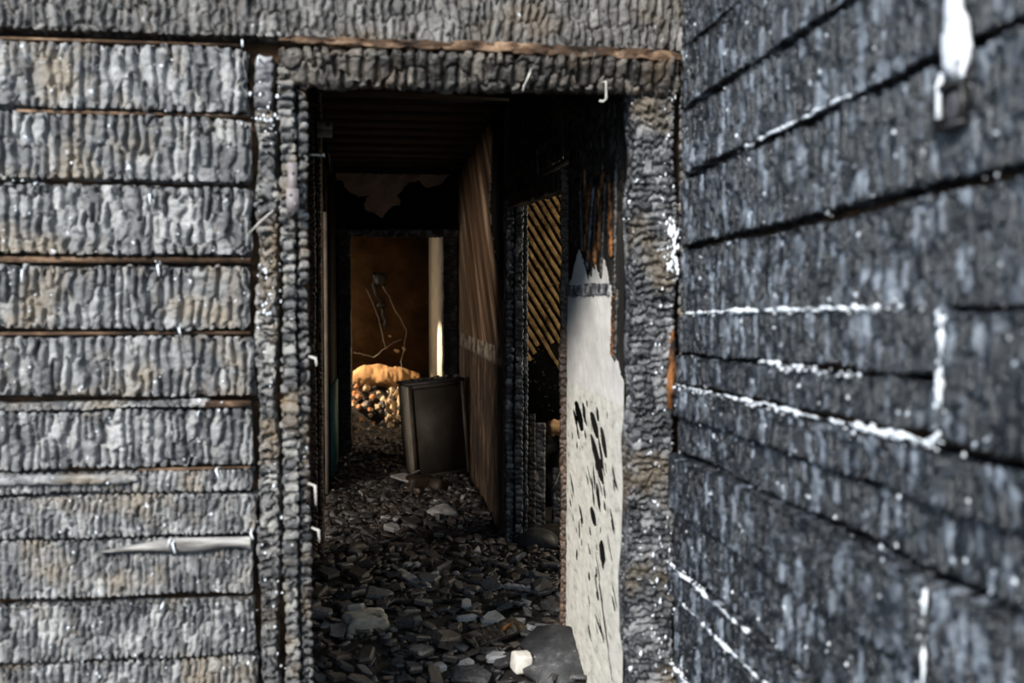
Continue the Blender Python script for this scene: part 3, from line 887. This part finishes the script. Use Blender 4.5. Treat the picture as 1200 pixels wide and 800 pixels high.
# charred horizontal batten nailed across, end post of the near stretch, broken sloping lintel
char_beam('batten', (.690, 3.76, 1.424), (.690, 3.02, 1.424), (-1, 0, 0), .048, .03, M['char_post'], wall_hall_right, .004, .03, .03, .012, 512, cross=.8)
char_beam('end_post', (.700, 3.765, 0), (.702, 3.765, 1.90), (-.3, -1, 0), .060, .07, M['post_brown'], wall_hall_right, .004, .03, .025, .009, 522, cross=.8, wobble=.006)
char_beam('side_lintel', (.70, 5.72, 1.955), (.70, 3.70, 1.865), (-1, 0, -.15), .075, .10, M['char_black'], wall_hall_right, .006, .04, .04, .014, 532, cross=.8, wobble=.01)
# wide charred boards over the side opening
for k, (y0, w) in enumerate(((2.88, .16), (3.05, .15), (3.22, .16), (3.40, .17), (3.59, .18), (3.78, .17), (3.97, .18), (4.17, .19), (4.39, .21), (4.62, .22), (4.86, .23), (5.12, .25), (5.40, .26))):
    zb = 1.62 if y0 < 3.7 else 1.985
    char_beam('wall_board', (.698, y0, zb + .06 * math.sin(k * 4.1)), (.698, y0, 2.52), (-1, 0, 0), w, .012, M['char_black'], wall_hall_right, .007, .05, .05, .010, 540 + k, warp=.5, rnd=.004)

# charred end post of the far stretch: two columns of blocks, facing the doorway
char_beam('end_post', (.716, 5.60, 0), (.716, 5.60, 1.97), (0, -1, 0), .050, .08, M['char_post'], wall_hall_right, .0055, .036, .05, .012, 561, warp=.2, cross=.8)
char_beam('end_post', (.770, 5.595, 0), (.770, 5.595, 1.97), (0, -1, 0), .056, .08, M['char_post'], wall_hall_right, .0055, .036, .05, .012, 571, warp=.2, cross=.8)
char_beam('end_post', (.812, 5.61, 0), (.812, 5.61, 1.97), (0, -1, 0), .028, .08, M['char_post'], wall_hall_right, .0055, .036, .05, .008, 581, warp=.2, cross=.8)
BR = [(8.97, -.05), (8.97, 2.53), (6.30, 2.53), (6.21, 2.469), (6.365, 2.062), (6.315, 1.884), (6.026, 1.665), (5.90, 1.60), (5.762, 1.504), (5.69, 1.40), (5.69, -.05)]


def keep_brown(a, b):
    a2 = a + .16 * (fbm(a / .07, b / .12, 95, 4) - .5) * np.clip((b - 1.2) / .2, 0, 1)
    return inside(BR, a2, b)


mask_panel('plaster_sheet', (5.69, 8.97), (0, 2.53), 200, 150, lambda a, b: np.stack([np.full_like(a, .682), a, b], -1), (-1, 0, 0), keep_brown, .012, M['streaked'], wall_hall_right, .003, 4,
           label='smoke browned plaster with pale run streaks')

# hall left: near stretch, opening to the left room, far stretch with teal paint
wall_hall_left = struct('wall_hall_left', [(-.52, 2.80, 0, -.40, 5.36, 2.53), (-.52, 5.36, 2.02, -.40, 7.20, 2.53), (-.52, 7.20, 0, -.40, 8.98, 2.53)], M['soot'],
                        label='sooty hall wall on the left with an opening')
char_beam('end_post', (-.370, 5.36, 0), (-.372, 5.36, 2.5), (.0, -1, 0), .050, .09, M['post_brown'], wall_hall_left, .005, .03, .03, .010, 601, cross=.8)
char_beam('end_post', (-.330, 5.37, 0), (-.330, 5.37, 2.5), (.0, -1, 0), .030, .08, M['post_brown'], wall_hall_left, .005, .03, .03, .010, 603, cross=.8)
put('plaster_edge', boxes_mesh('plaster_edge', [(-.012, -.03, 0, .012, .03, 2.32)]), M['cabinet_edge'], wall_hall_left, (-.397, 7.19, 0.02), label='pale plaster edge of the opening')
put('painted_panel', boxes_mesh('painted_panel', [(0, 0, 0, .02, .95, .72)]), M['teal'], wall_hall_left, (-.402, 7.75, .01), label='teal painted lower panel')
char_beam('end_post', (-.41, 8.55, 0), (-.41, 8.55, 2.4), (.3, -1, 0), .05, .09, M['char_black'], wall_hall_left, .007, .04, .04, .01, 605, cross=.8)
put('glint_plate', boxes_mesh('glint_plate', [(-.05, -.006, .0, .032, .006, .042), (-.05, -.005, -.042, .030, .005, .0)]), M['stone_pale'], wall_hall_left, (-.285, 5.345, 2.29), label='small pale plate standing in for light through a hole by the brown post')  # pale plate added to imitate light showing through a hole

# hall end wall with the far doorway
wall_hall_end = struct('wall_hall_end', [(-.52, 8.98, 0, -.33, 9.12, 2.53), (.59, 8.98, 0, .84, 9.12, 2.53), (-.33, 8.98, 2.0, .59, 9.12, 2.53)], M['soot'], label='soot black end wall of the hall around the far doorway')
TORN = [(-.467, 2.490), (-.355, 2.454), (-.296, 2.357), (-.206, 2.320), (-.108, 2.329), (-.161, 2.261), (-.147, 2.208), (-.071, 2.178), (-.004, 2.126), (.087, 2.233), (.171, 2.257), (.141, 2.333), (.232, 2.456), (.339, 2.465), (.400, 2.397), (.530, 2.445), (.584, 2.514), (.66, 2.53), (-.47, 2.53)]
mask_panel('torn_plaster', (-.47, .66), (2.10, 2.53), 190, 80, lambda a, b: np.stack([a, np.full_like(a, 8.955), b], -1), (0, -1, 0),
           lambda a, b: inside(TORN, a + .03 * (fbm(a / .03, b / .03, 97, 3) - .5), b + .03 * (fbm(a / .03, b / .03, 98, 3) - .5)), .015, M['torn'], wall_hall_end, .006, 5, label='torn brown plaster over the far doorway')
door_2 = empty('door_2', (.13, 9.0, 0), kind='structure', label='charred frame of the far doorway')
for o in (char_beam('jamb', (-.335, 8.955, 0), (-.335, 8.955, 2.02), (0, -1, 0), .12, .16, M['char_black'], None, .006, .04, .04, .010, 621, cross=.8),
          char_beam('jamb', (.610, 8.955, 0), (.610, 8.955, 2.02), (0, -1, 0), .14, .16, M['char_black'], None, .006, .04, .04, .010, 631, cross=.8),
          char_beam('lintel', (-.40, 8.945, 1.995), (.68, 8.945, 2.000), (0, -1, -.3), .075, .17, M['char_post'], None, .005, .045, .03, .012, 641, cross=.8)):
    o.parent = door_2
    o.location = o.location - door_2.location

# side rooms and end room: outer walls with window openings
struct('wall_left_room', [(-3.1, 2.80, 0, -3.0, 3.30, 2.53), (-3.1, 4.60, 0, -3.0, 9.1, 2.53), (-3.1, 3.30, 0, -3.0, 4.60, .95), (-3.1, 3.30, 2.15, -3.0, 4.60, 2.53), (-3.0, 2.665, 0, -1.6, 2.80, 2.53), (-3.0, 8.98, 0, -.52, 9.12, 2.53)], M['room'],
       label='smoky outer walls of the left room')
struct('wall_right_room', [(3.4, 2.80, 0, 3.5, 4.95, 2.53), (3.4, 6.25, 0, 3.5, 7.6, 2.53), (3.4, 4.95, 0, 3.5, 6.25, 1.0), (3.4, 4.95, 2.2, 3.5, 6.25, 2.53), (.98, 2.665, 0, 3.4, 2.80, 2.53)], M['room'],
       label='smoky outer walls of the right room')
wall_side = struct('wall_right_room_back', [(.83, 7.42, 0, 3.4, 7.55, 2.53)], M['flecked'], label='sooty back wall of the right room flecked with white paint')
k = 0
ln = .030
for j in range(38):
    x0 = .02 + j * .062
    # diagonal laths from upper left to lower right, cut to the upper wall
    zt, zb = 2.50, 1.10 - .12 * (j % 3) + .1 * math.sin(j * 3.7)
    dx = (zt - zb) * .62
    if x0 + dx < .95 or x0 > 2.0:
        continue
    if x0 < .85:
        zt = zt - (.85 - x0) / .62
        x0 = .85
        dx = (zt - zb) * .62
    char_beam('lath', (x0, 7.395, zt), (x0 + dx, 7.395, zb), (0, -1, 0), .036, .02, M['lath'], wall_side, .012, .05, .03, .007, 700 + j, rnd=.004, wobble=.004)

struct('wall_end_room', [(-2.5, 9.12, 0, -2.4, 10.15, 2.53), (-2.5, 11.35, 0, -2.4, 12.3, 2.53), (-2.5, 10.15, 0, -2.4, 11.35, .95), (-2.5, 10.15, 2.25, -2.4, 11.35, 2.53)], M['brown_wall'], label='window side wall of the end room')
wall_back = struct('wall_back', [(-2.5, 12.2, 0, .75, 12.32, 2.53)], M['brown_wall'], label='smoke browned back wall of the end room')
struct('wall_end_room_right', [(.565, 9.12, 0, .70, 12.2, 2.53)], M['pale_wall'], label='pale side wall of the end room beside the far doorway')

# ------------------------------------------------------------------ end room contents
def wpath(pts, n=5):
    out = []
    rr = random.Random(int(abs(pts[0][0]) * 1000) + len(pts))
    for (a, b) in zip(pts[:-1], pts[1:]):
        for i in range(n):
            t = i / n
            out.append(tuple(a[j] + (b[j] - a[j]) * t + rr.uniform(-.008, .008) for j in range(3)))
    return out + [pts[-1]]


hw = empty('wall_fixture', (0, 12.17, 1.42), label='black burnt wire and fitting hanging on the end room wall', cat='fixture')
hw.scale = (2.0, 1.2, 1.1)
put('fitting', lump_mesh('fitting', 41, .035, .03, .07, 14, 10, .3), M['char_black'], hw, (-.01, 0, .22))
tube('cable', wpath([(-.05, 0, .30), (-.045, -.01, .10), (.0, -.01, -.06)], 4), .012, M['char_black'], hw, 6)
put('fitting', lump_mesh('fitting', 43, .03, .025, .03, 12, 8, .3), M['char_black'], hw, (-.005, -.01, -.06))
tube('cable', wpath([(.0, -.01, -.08), (.015, -.01, -.2), (.02, -.01, -.32)], 3), [.014] * 3 + [.012] * 3 + [.008], M['char_black'], hw, 6)
for i, (pts, lab) in enumerate(((((-.18, 11.6, 1.55), (-.05, 11.7, 1.20), (.03, 11.6, .86)), 'thin pale wire running down past the hanging fixture'),
                                (((-.33, 11.4, .82), (-.10, 11.5, .76), (.08, 11.5, .90), (.22, 11.6, .96)), 'thin pale wire sagging across the end room'),
                                (((.0, 11.8, 1.6), (.28, 11.8, 1.05), (.22, 11.6, .75), (.20, 11.36, .60)), 'thin pale wire hanging towards the pale side wall'))):
    tube('fallen_wire', wpath(list(pts), 7), .0026, M['wire'], None, 5, label=lab, cat='wire')
hm = lump_mesh('heap', 51, .66, .58, .42, 60, 30, .4, 2.5, .9)
put('rubble_heap', hm, M['floor'], None, (-.22, 11.45, .02), label='dark heap of burnt rubble piled in the end room', cat='rubble heap')
# rolled tan mattress or cloth on the heap
V = []
nu, nv = 60, 28
for i in range(nu):
    s = i / (nu - 1)
    for j in range(nv):
        a = 2 * PI * j / nv
        rr_ = .115 * (1 - .35 * abs(2 * s - 1) ** 3) * (.85 + .40 * float(vn(s * 7, math.cos(a) * 2 + 4, 7)) + .16 * float(vn(s * 30, math.sin(a) * 5 + 4, 8)))
        V.append((-.36 + .74 * s, .14 * math.cos(a) * rr_ / .115, rr_ * math.sin(a) + .03 * math.sin(s * 5)))
I = np.arange(nu * nv).reshape(nu, nv)
J = np.roll(I, -1, 1)
q = np.stack([I[:-1], J[:-1], J[1:], I[1:]], -1).reshape(-1, 4)
put('cloth_roll', np_mesh('cloth_roll', np.array(V), [q, I[:1, ::-1], I[-1:]], True), M['cloth'], None, (.03, 11.28, .53), (0, .03, .05), label='crumpled tan cloth roll lit orange on top of the rubble heap', cat='cloth')
# draped pale strip
V = []
for i in range(24):
    s = i / 23
    for j in range(16):
        t = j / 15
        V.append((.02 + .16 * t * (1 - .3 * s) - .05 * s + .02 * math.sin(s * 7 + t * 3), -.10 - .28 * s - .03 * math.cos(t * 14) * (.4 + s), .42 - .34 * s ** 1.3 + .025 * math.sin(t * 14)))
I = np.arange(24 * 16).reshape(24, 16)
q = np.stack([I[:-1, :-1], I[1:, :-1], I[1:, 1:], I[:-1, 1:]], -1).reshape(-1, 4)
o = put('draped_cloth', np_mesh('draped_cloth', np.array(V), [q], True), M['cloth_pale'], None, (.05, 11.05, .02), label='pale striped cloth draped down the rubble heap behind the cabinet', cat='cloth')
sm = o.modifiers.new('thickness', 'SOLIDIFY')
sm.thickness = .008
# brick lumps and light scraps on the heap
bm_ = [chunk_mesh('brick_piece', 900 + k, 6, .55, .2) for k in range(4)]
bmk = []
for mt in (M['brick'], M['chip'][0], M['cloth_pale']):
    bmk.append([b.copy() for b in bm_])
    for b in bmk[-1]:
        b.materials.append(mt)
rr = random.Random(21)
for k in range(110):
    x, y = rr.uniform(-.42, .22), rr.uniform(10.30, 11.05)
    z = .05 + max(0, (y - 10.45)) * .62 + rr.uniform(0, .06)
    s = rr.uniform(.035, .11)
    kd = (0, 1, 0, 2, 1)[k % 5]
    if x > -.02:
        kd = 1 if k % 3 else 2
    put(('brick_fragment', 'char_lump', 'plaster_crumb')[kd], bm_[k % 4], None, None, (x, y, z), (rr.uniform(-.8, .8), rr.uniform(-.8, .8), rr.uniform(0, 6)),
        ('orange brick fragment in the lit pile beyond the far doorway', 'dark charred lump in the pile beyond the far doorway', 'pale tan crumb of plaster in the pile beyond the far doorway')[kd], ('brick', 'charred lump', 'plaster crumb')[kd],
        ('orange brick fragments in the end room', 'dark charred lumps in the end room', 'pale plaster crumbs in the end room')[kd])
    o = bpy.data.objects[-1] if False else COL.objects[-1]
    o.data = bmk[kd][k % 4]
    o.scale = (s, s, s)
for k, (x, y, z, s) in enumerate(((.09, 11.9, .98, .05), (.17, 11.9, .80, .10), (.26, 11.9, .82, .07))):
    put('paper_scrap', chunk_mesh('paper_scrap', 950 + k, 5, .05, .5), M['cloth'], None, (x, 12.17, z), (PI / 2, .5 * k, 0), ('small tan scrap highest on the end room wall', 'wide tan scrap on the end room wall above the cloth roll', 'pale scrap next to the pale side wall of the end room')[k], 'scrap').scale = (s * 1.2, s * 1.2, .2)

# ------------------------------------------------------------------ burnt cabinet leaning in the hall
cab = empty('burnt_cabinet', (.43, 7.86, .03), (0, math.radians(-4.5), math.radians(13)), label='scorched brown cabinet leaning askew against the right hall wall', cat='cabinet')
put('body', boxes_mesh('body', [(-.21, -.12, 0, .23, .16, .72)]), M['cabinet'], cab)
put('frame', boxes_mesh('frame', [(-.215, -.135, 0, -.185, -.12, .73), (.205, -.135, 0, .235, -.12, .73), (-.185, -.135, .70, .205, -.12, .73), (-.185, -.135, 0, .205, -.12, .03)]), M['cabinet'], cab)
put('door', boxes_mesh('door', [(-.175, -.128, .04, .195, -.12, .69)]), M['cabinet'], cab)
put('side_panel', boxes_mesh('side_panel', [(-.225, -.125, 0, -.21, .16, .72)]), M['cabinet_edge'], cab, label='pale grey side with side light put into its colour')
put('top', boxes_mesh('top', [(-.232, -.14, .73, .242, .17, .75)]), M['char_post'], cab)

# ------------------------------------------------------------------ right room things seen through the side opening
for i, (x, y, w, h, mt, lab) in enumerate(((.895, 5.95, .055, .70, 'char_black', 'black upright board leaning just inside the side opening'), (.955, 6.0, .075, .64, 'char_post', 'grey black upright board second from the charred post'), (1.10, 6.0, .14, .36, 'char_post', 'short wide board standing low inside the side opening'))):
    char_beam('burnt_board', (x, y, .0), (x + .01, y + .05, h), (0, -1, 0), w, .03, M[mt], None, .006, .04, .04, .007, 760 + i, label=lab, cat='board')
put('soot_lump', lump_mesh('soot_lump', 61, .115, .10, .075, 30, 18, .12, 1.6, .9), M['slab'], None, (.85, 5.42, .055), None, 'round soot black lump at the foot of the charred post', 'lump')
put('rubble_heap', lump_mesh('heap_b', 63, .40, .30, .52, 40, 24, .4, 2.6, .8), M['char_black'], None, (1.35, 6.75, .02), None, 'black heap of burnt stuff inside the right room', 'rubble heap')
put('insulation_tuft', lump_mesh('insulation_tuft', 65, .075, .05, .05, 24, 16, .6, 3.0), M['cloth'], None, (1.165, 6.55, .545), None, 'tan tuft of insulation on the black heap in the right room', 'insulation')
tube('fallen_wire', wpath([(1.02, 5.9, .26), (1.06, 5.88, .36), (1.12, 5.88, .42)], 4), .005, M['wire'], None, 5, label='short pale wire standing beside the boards in the right room', cat='wire')

# ------------------------------------------------------------------ rubble on the hall floor
def on_floor(me, x, y, size, rot, up, mat, name, label, cat, group=None):
    z = float(bed_h(x, y)) + up
    o = put(name, me, mat, None, (x, y, z), rot, label, cat, group)
    o.scale = size if isinstance(size, tuple) else (size, size, size)
    return o


put('plaster_lump', lump_mesh('plaster_lump', 71, .088, .062, .040, 26, 16, .22, 2.4, .45), M['stone_pale'], None, (-.075, 4.09, .072), (.1, -.05, .2), 'rounded pale plaster lump lying on the left of the near rubble', 'plaster lump')
put('plaster_lump', lump_mesh('plaster_lump', 73, .034, .030, .036, 20, 14, .12, 2.0, .28), M['white_plaster'], None, (.495, 3.54, .075), (.15, .1, .3), 'small white plaster cube lying in front of the black slab', 'plaster lump')
put('plaster_lump', lump_mesh('plaster_lump', 75, .085, .09, .032, 24, 14, .3, 2.4, .6), M['chip_pale'], None, (.375, 6.22, .060), (.15, -.15, .5), 'pale grey plaster lump alone in the middle of the hall', 'plaster lump')
put('brick_lump', lump_mesh('brick_lump', 77, .10, .07, .06, 20, 12, .15, 2.0, .5), M['post_brown'], None, (.265, 7.28, .06), (.1, .1, .4), 'dark brown brick at the foot of the leaning cabinet', 'brick')
put('brick_lump', lump_mesh('brick_lump', 79, .07, .06, .05, 20, 12, .15, 2.0, .5), M['post_brown'], None, (.40, 7.20, .05), (.1, .5, .9), 'small dark brick right of the bigger brick at the cabinet', 'brick')
# black slab leaning at the foot of the white plaster
n = 14
rr = random.Random(3)
ring = []
for k, (x, y) in enumerate([(-.11, -.15), (-.02, -.17), (.08, -.15), (.115, -.09), (.10, -.02), (.125, .05), (.11, .10), (.06, .14), (.0, .155), (-.05, .135), (-.09, .12), (-.08, .05), (-.12, -.02), (-.10, -.09)]):
    ring.append((x + rr.uniform(-.008, .008), y + rr.uniform(-.008, .008)))
V = [(x, y, 0) for x, y in ring] + [(x * .97, y * .97, .028 + rr.uniform(-.006, .006)) for x, y in ring] + [(0, 0, .034), (0, 0, 0)]
F = [(k, (k + 1) % n, n + (k + 1) % n, n + k) for k in range(n)]
T_ = [(n + k, n + (k + 1) % n, 2 * n) for k in range(n)] + [((k + 1) % n, k, 2 * n + 1) for k in range(n)]
put('broken_slab', np_mesh('broken_slab', np.array(V), [np.array(F), np.array(T_)]), M['slab'], None, (.612, 3.56, .075), (.35, -.30, .1), 'large black broken slab leaning at the foot of the white plaster', 'slab')
# a few single sticks that stand out
for i, (p0, p1, w, mt, lab) in enumerate((((.56, 4.62, .06), (.70, 4.50, .065), .035, 'chip_pale', 'pale grey stick lying at the foot of the side opening'),
                                         ((.60, 4.85, .06), (.67, 4.84, .06), .008, 'raw_wood', 'thin tan splinter lying beyond the pale stick'),
                                         ((.33, 3.83, .065), (.55, 3.98, .085), .10, 'char_header', 'broad brown charred board piece in front of the black slab'),
                                         ((.455, 3.79, .125), (.50, 3.83, .13), .012, 'orange_wood', 'small orange splinter on the brown board piece'),
                                         ((.45, 5.15, .07), (.74, 4.72, .06), .045, 'char_post', 'long black charred stick lying towards the side opening'),
                                         ((.06, 4.95, .06), (.20, 4.62, .06), .055, 'chip_pale', 'long pale grey flake lying left of the hall middle'),
                                         ((.02, 4.42, .07), (.30, 4.42, .07), .05, 'char_black', 'long black charred stick lying across the near rubble'),
                                         ((.22, 7.25, .10), (.10, 7.55, .09), .11, 'chip_pale', 'pale grey curled sheet lying left of the cabinet'),
                                         ((.28, 7.60, .11), (.16, 7.35, .10), .02, 'chip_pale', 'thin pale stick lying at the cabinet corner'))):
    char_beam('burnt_stick', p0, p1, (0, -.3, 1), w, .018, M[mt], None, .004, .03, .03, .005, 800 + i, rnd=.004, label=lab, cat='stick')
# pale flakes that catch the eye
pm = [chunk_mesh('pale_flake', 300 + k, 6, .22, .25) for k in range(5)]
for i, (x, y, s, lab) in enumerate(((.02, 6.15, .10, 'pale flake in a small cluster, leftmost one'), (.085, 6.1, .09, 'pale flake in a small cluster, rightmost one'), (.05, 5.85, .12, 'largest pale flake of the small cluster in the hall'),
                                    (.12, 5.02, .07, 'small round pale flake left of the hall middle'), (.17, 5.0, .06, 'small round pale flake right of its twin'), (.24, 4.83, .08, 'pale flake at the end of the long grey flake'),
                                    (.36, 4.32, .09, 'slate grey flake at the back of the block cluster'), (.345, 4.14, .10, 'slate grey flake at the left of the block cluster'), (.45, 4.10, .14, 'widest slate grey flake in the block cluster'), (.545, 4.06, .12, 'slate grey flake at the right of the block cluster'),
                                    (.30, 3.62, .09, 'bright grey flake in the near rubble'), (.20, 3.60, .10, 'grey flake in the near rubble, left of the bright one'), (.42, 3.66, .11, 'grey flake beside the small white plaster cube'),
                                    (-.12, 4.30, .12, 'pale angular flake at the left edge of the hall floor'), (.60, 3.95, .09, 'pale upright flake at the foot of the charred end post'))):
    on_floor(pm[i % 5], x, y, s, (.2 * math.sin(i * 2.1), .2 * math.cos(i * 1.7), i * 1.3), .03, M['chip_pale'], 'pale_flake', lab, 'flake')

cm = [[chunk_mesh('char_chip', 100 + k * 3 + j, (5, 6, 6, 7)[k % 4], (.14, .20, .26)[k % 3], .30) for k in range(6)] for j in range(3)]
rr = random.Random(77)
# the pieces that stand out keep their own room
KEEP = [(-.075, 4.09, .20), (.495, 3.54, .12), (.375, 6.22, .2), (.612, 3.56, .34), (.44, 3.90, .2), (.06, 6.0, .1), (.45, 4.15, .14), (.35, 4.2, .12), (.54, 4.06, .12), (.85, 5.42, .3)]
placed = list(KEEP)
NAM = ('charcoal_chip', 'brown_chip', 'grey_flake')
LAB = ('black charcoal chip', 'brown black charred chip', 'slate grey charred flake')
GRP = ('charcoal chips on the hall floor', 'brown charred chips on the hall floor', 'grey charred flakes on the hall floor')
MARK = (('beside the rounded pale plaster lump', -.075, 4.09), ('by the small white plaster cube', .495, 3.54), ('next to the large black slab', .62, 3.60), ('beside the broad brown board piece', .44, 3.90),
        ('among the slate grey block cluster', .42, 4.18), ('close to the left door jamb', -.26, 3.6), ('in the middle of the nearest rubble', .15, 3.55), ('by the lone grey plaster lump in the hall', .375, 6.22),
        ('at the foot of the charred post', .70, 5.45), ('in the side opening', .78, 4.5), ('along the left hall wall', -.30, 5.0), ('beside the long pale grey flake', .13, 4.78), ('in the small pale flake cluster', .05, 6.0), ('along the long black stick', .60, 4.95), ('in the dark middle of the hall', .25, 5.4))


def chip_label(kd, x, y, s):
    mk = min(MARK, key=lambda m: (m[1] - x) ** 2 + (m[2] - y) ** 2)[0]
    size = 'small ' if s < .085 else ('large ' if s > .125 else '')
    return size + LAB[kd] + ' ' + mk


tries = 0
while len(placed) < 296 + len(KEEP) and tries < 20000:
    tries += 1
    y = 3.36 + 3.0 * rr.random() ** 2.2
    x = rr.uniform(-.33, .69 if y < 3.85 or y > 5.5 else .85)
    s = rr.choice((.06, .075, .09, .11, .14)) * rr.uniform(.8, 1.15)
    s *= 1.28 if y < 4.2 else 1.1
    if any((x - a) ** 2 + (y - b) ** 2 < (.33 * (s + t)) ** 2 for a, b, t in placed):
        continue
    placed.append((x, y, s))
    kd = rr.choice((0, 0, 0, 1, 1, 2))
    on_floor(cm[kd][rr.randrange(6)], x, y, (s, s * rr.uniform(.7, 1.1), s * rr.uniform(.7, 1.1)), (rr.gauss(0, .22), rr.gauss(0, .22), rr.uniform(0, 6.28)), .022 + s * .08, M['chip'][kd], NAM[kd], chip_label(kd, x, y, s), 'charred chip', GRP[kd])

# the countless small crumbs between them
R = np.random.RandomState(8)
N = 8500
y = 3.2 + 7.3 * R.rand(N) ** 0.85
y = np.where((y < 4.5) & (R.rand(N) < .45), y + 2.5, y)
x = -.37 + R.rand(N) * np.where((y > 3.85) & (y < 5.5), 1.5, 1.02)
x = np.where(y > 8.8, -.26 + .76 * R.rand(N), x)
s = (.008 + .022 * R.rand(N) ** 2) * (1 + .10 * (y - 3.2))
z = bed_h(x, y) + s * .25
cub = np.array([(-1, -1, -1), (1, -1, -1), (1, 1, -1), (-1, 1, -1), (-1, -1, 1), (1, -1, 1), (1, 1, 1), (-1, 1, 1)], float)
P = cub[None] * (s[:, None] * np.stack([np.ones(N), .4 + .5 * R.rand(N), .14 + .18 * R.rand(N)], -1))[:, None, :] * (.7 + .5 * R.rand(N, 8, 1))
al, be, ga = R.rand(N) * 6.28, R.randn(N) * .4, R.randn(N) * .4


def rot_np(P, al, be, ga):
    ca, sa, cb, sb, cg, sg = np.cos(al), np.sin(al), np.cos(be), np.sin(be), np.cos(ga), np.sin(ga)
    Rm = np.empty((len(al), 3, 3))
    Rm[:, 0, 0], Rm[:, 0, 1], Rm[:, 0, 2] = ca * cb, ca * sb * sg - sa * cg, ca * sb * cg + sa * sg
    Rm[:, 1, 0], Rm[:, 1, 1], Rm[:, 1, 2] = sa * cb, sa * sb * sg + ca * cg, sa * sb * cg - ca * sg
    Rm[:, 2, 0], Rm[:, 2, 1], Rm[:, 2, 2] = -sb, cb * sg, cb * cg
    return np.einsum('nij,nkj->nki', Rm, P)


P = rot_np(P, al, be, ga) + np.stack([x, y, z], -1)[:, None, :]
Fq = np.array([(0, 3, 2, 1), (4, 5, 6, 7), (0, 1, 5, 4), (1, 2, 6, 5), (2, 3, 7, 6), (3, 0, 4, 7)])
F = (Fq[None] + (np.arange(N) * 8)[:, None, None]).reshape(-1, 4)
me = np_mesh('charcoal_crumbs', P.reshape(-1, 3), [F])
for mm in M['chip'] + [M['chip_pale']]:
    me.materials.append(mm)
mi = np.repeat(np.where(R.rand(N) < .012, 3, R.choice([0, 0, 0, 1, 1, 2], N)), 6).astype(np.int32)
me.polygons.foreach_set('material_index', mi)
put('charcoal_crumbs', me, None, None, label='countless small charcoal crumbs strewn over the hall floor', cat='rubble', kind='stuff')

# bits lying on top of the cabinet
for k in range(9):
    a = -.20 + k * .05
    p = cab.matrix_basis @ Vector((a, -.02 + .05 * math.sin(k * 3), .765))
    put('char_chip', cm[0][k % 6], M['chip'][0], None, p, (.1, .2 * math.sin(k), k * 1.1), 'black charcoal chip lying on top of the leaning cabinet', 'charred chip', 'charcoal chips on the cabinet').scale = (.07, .06, .06)

bpy.context.view_layer.update()
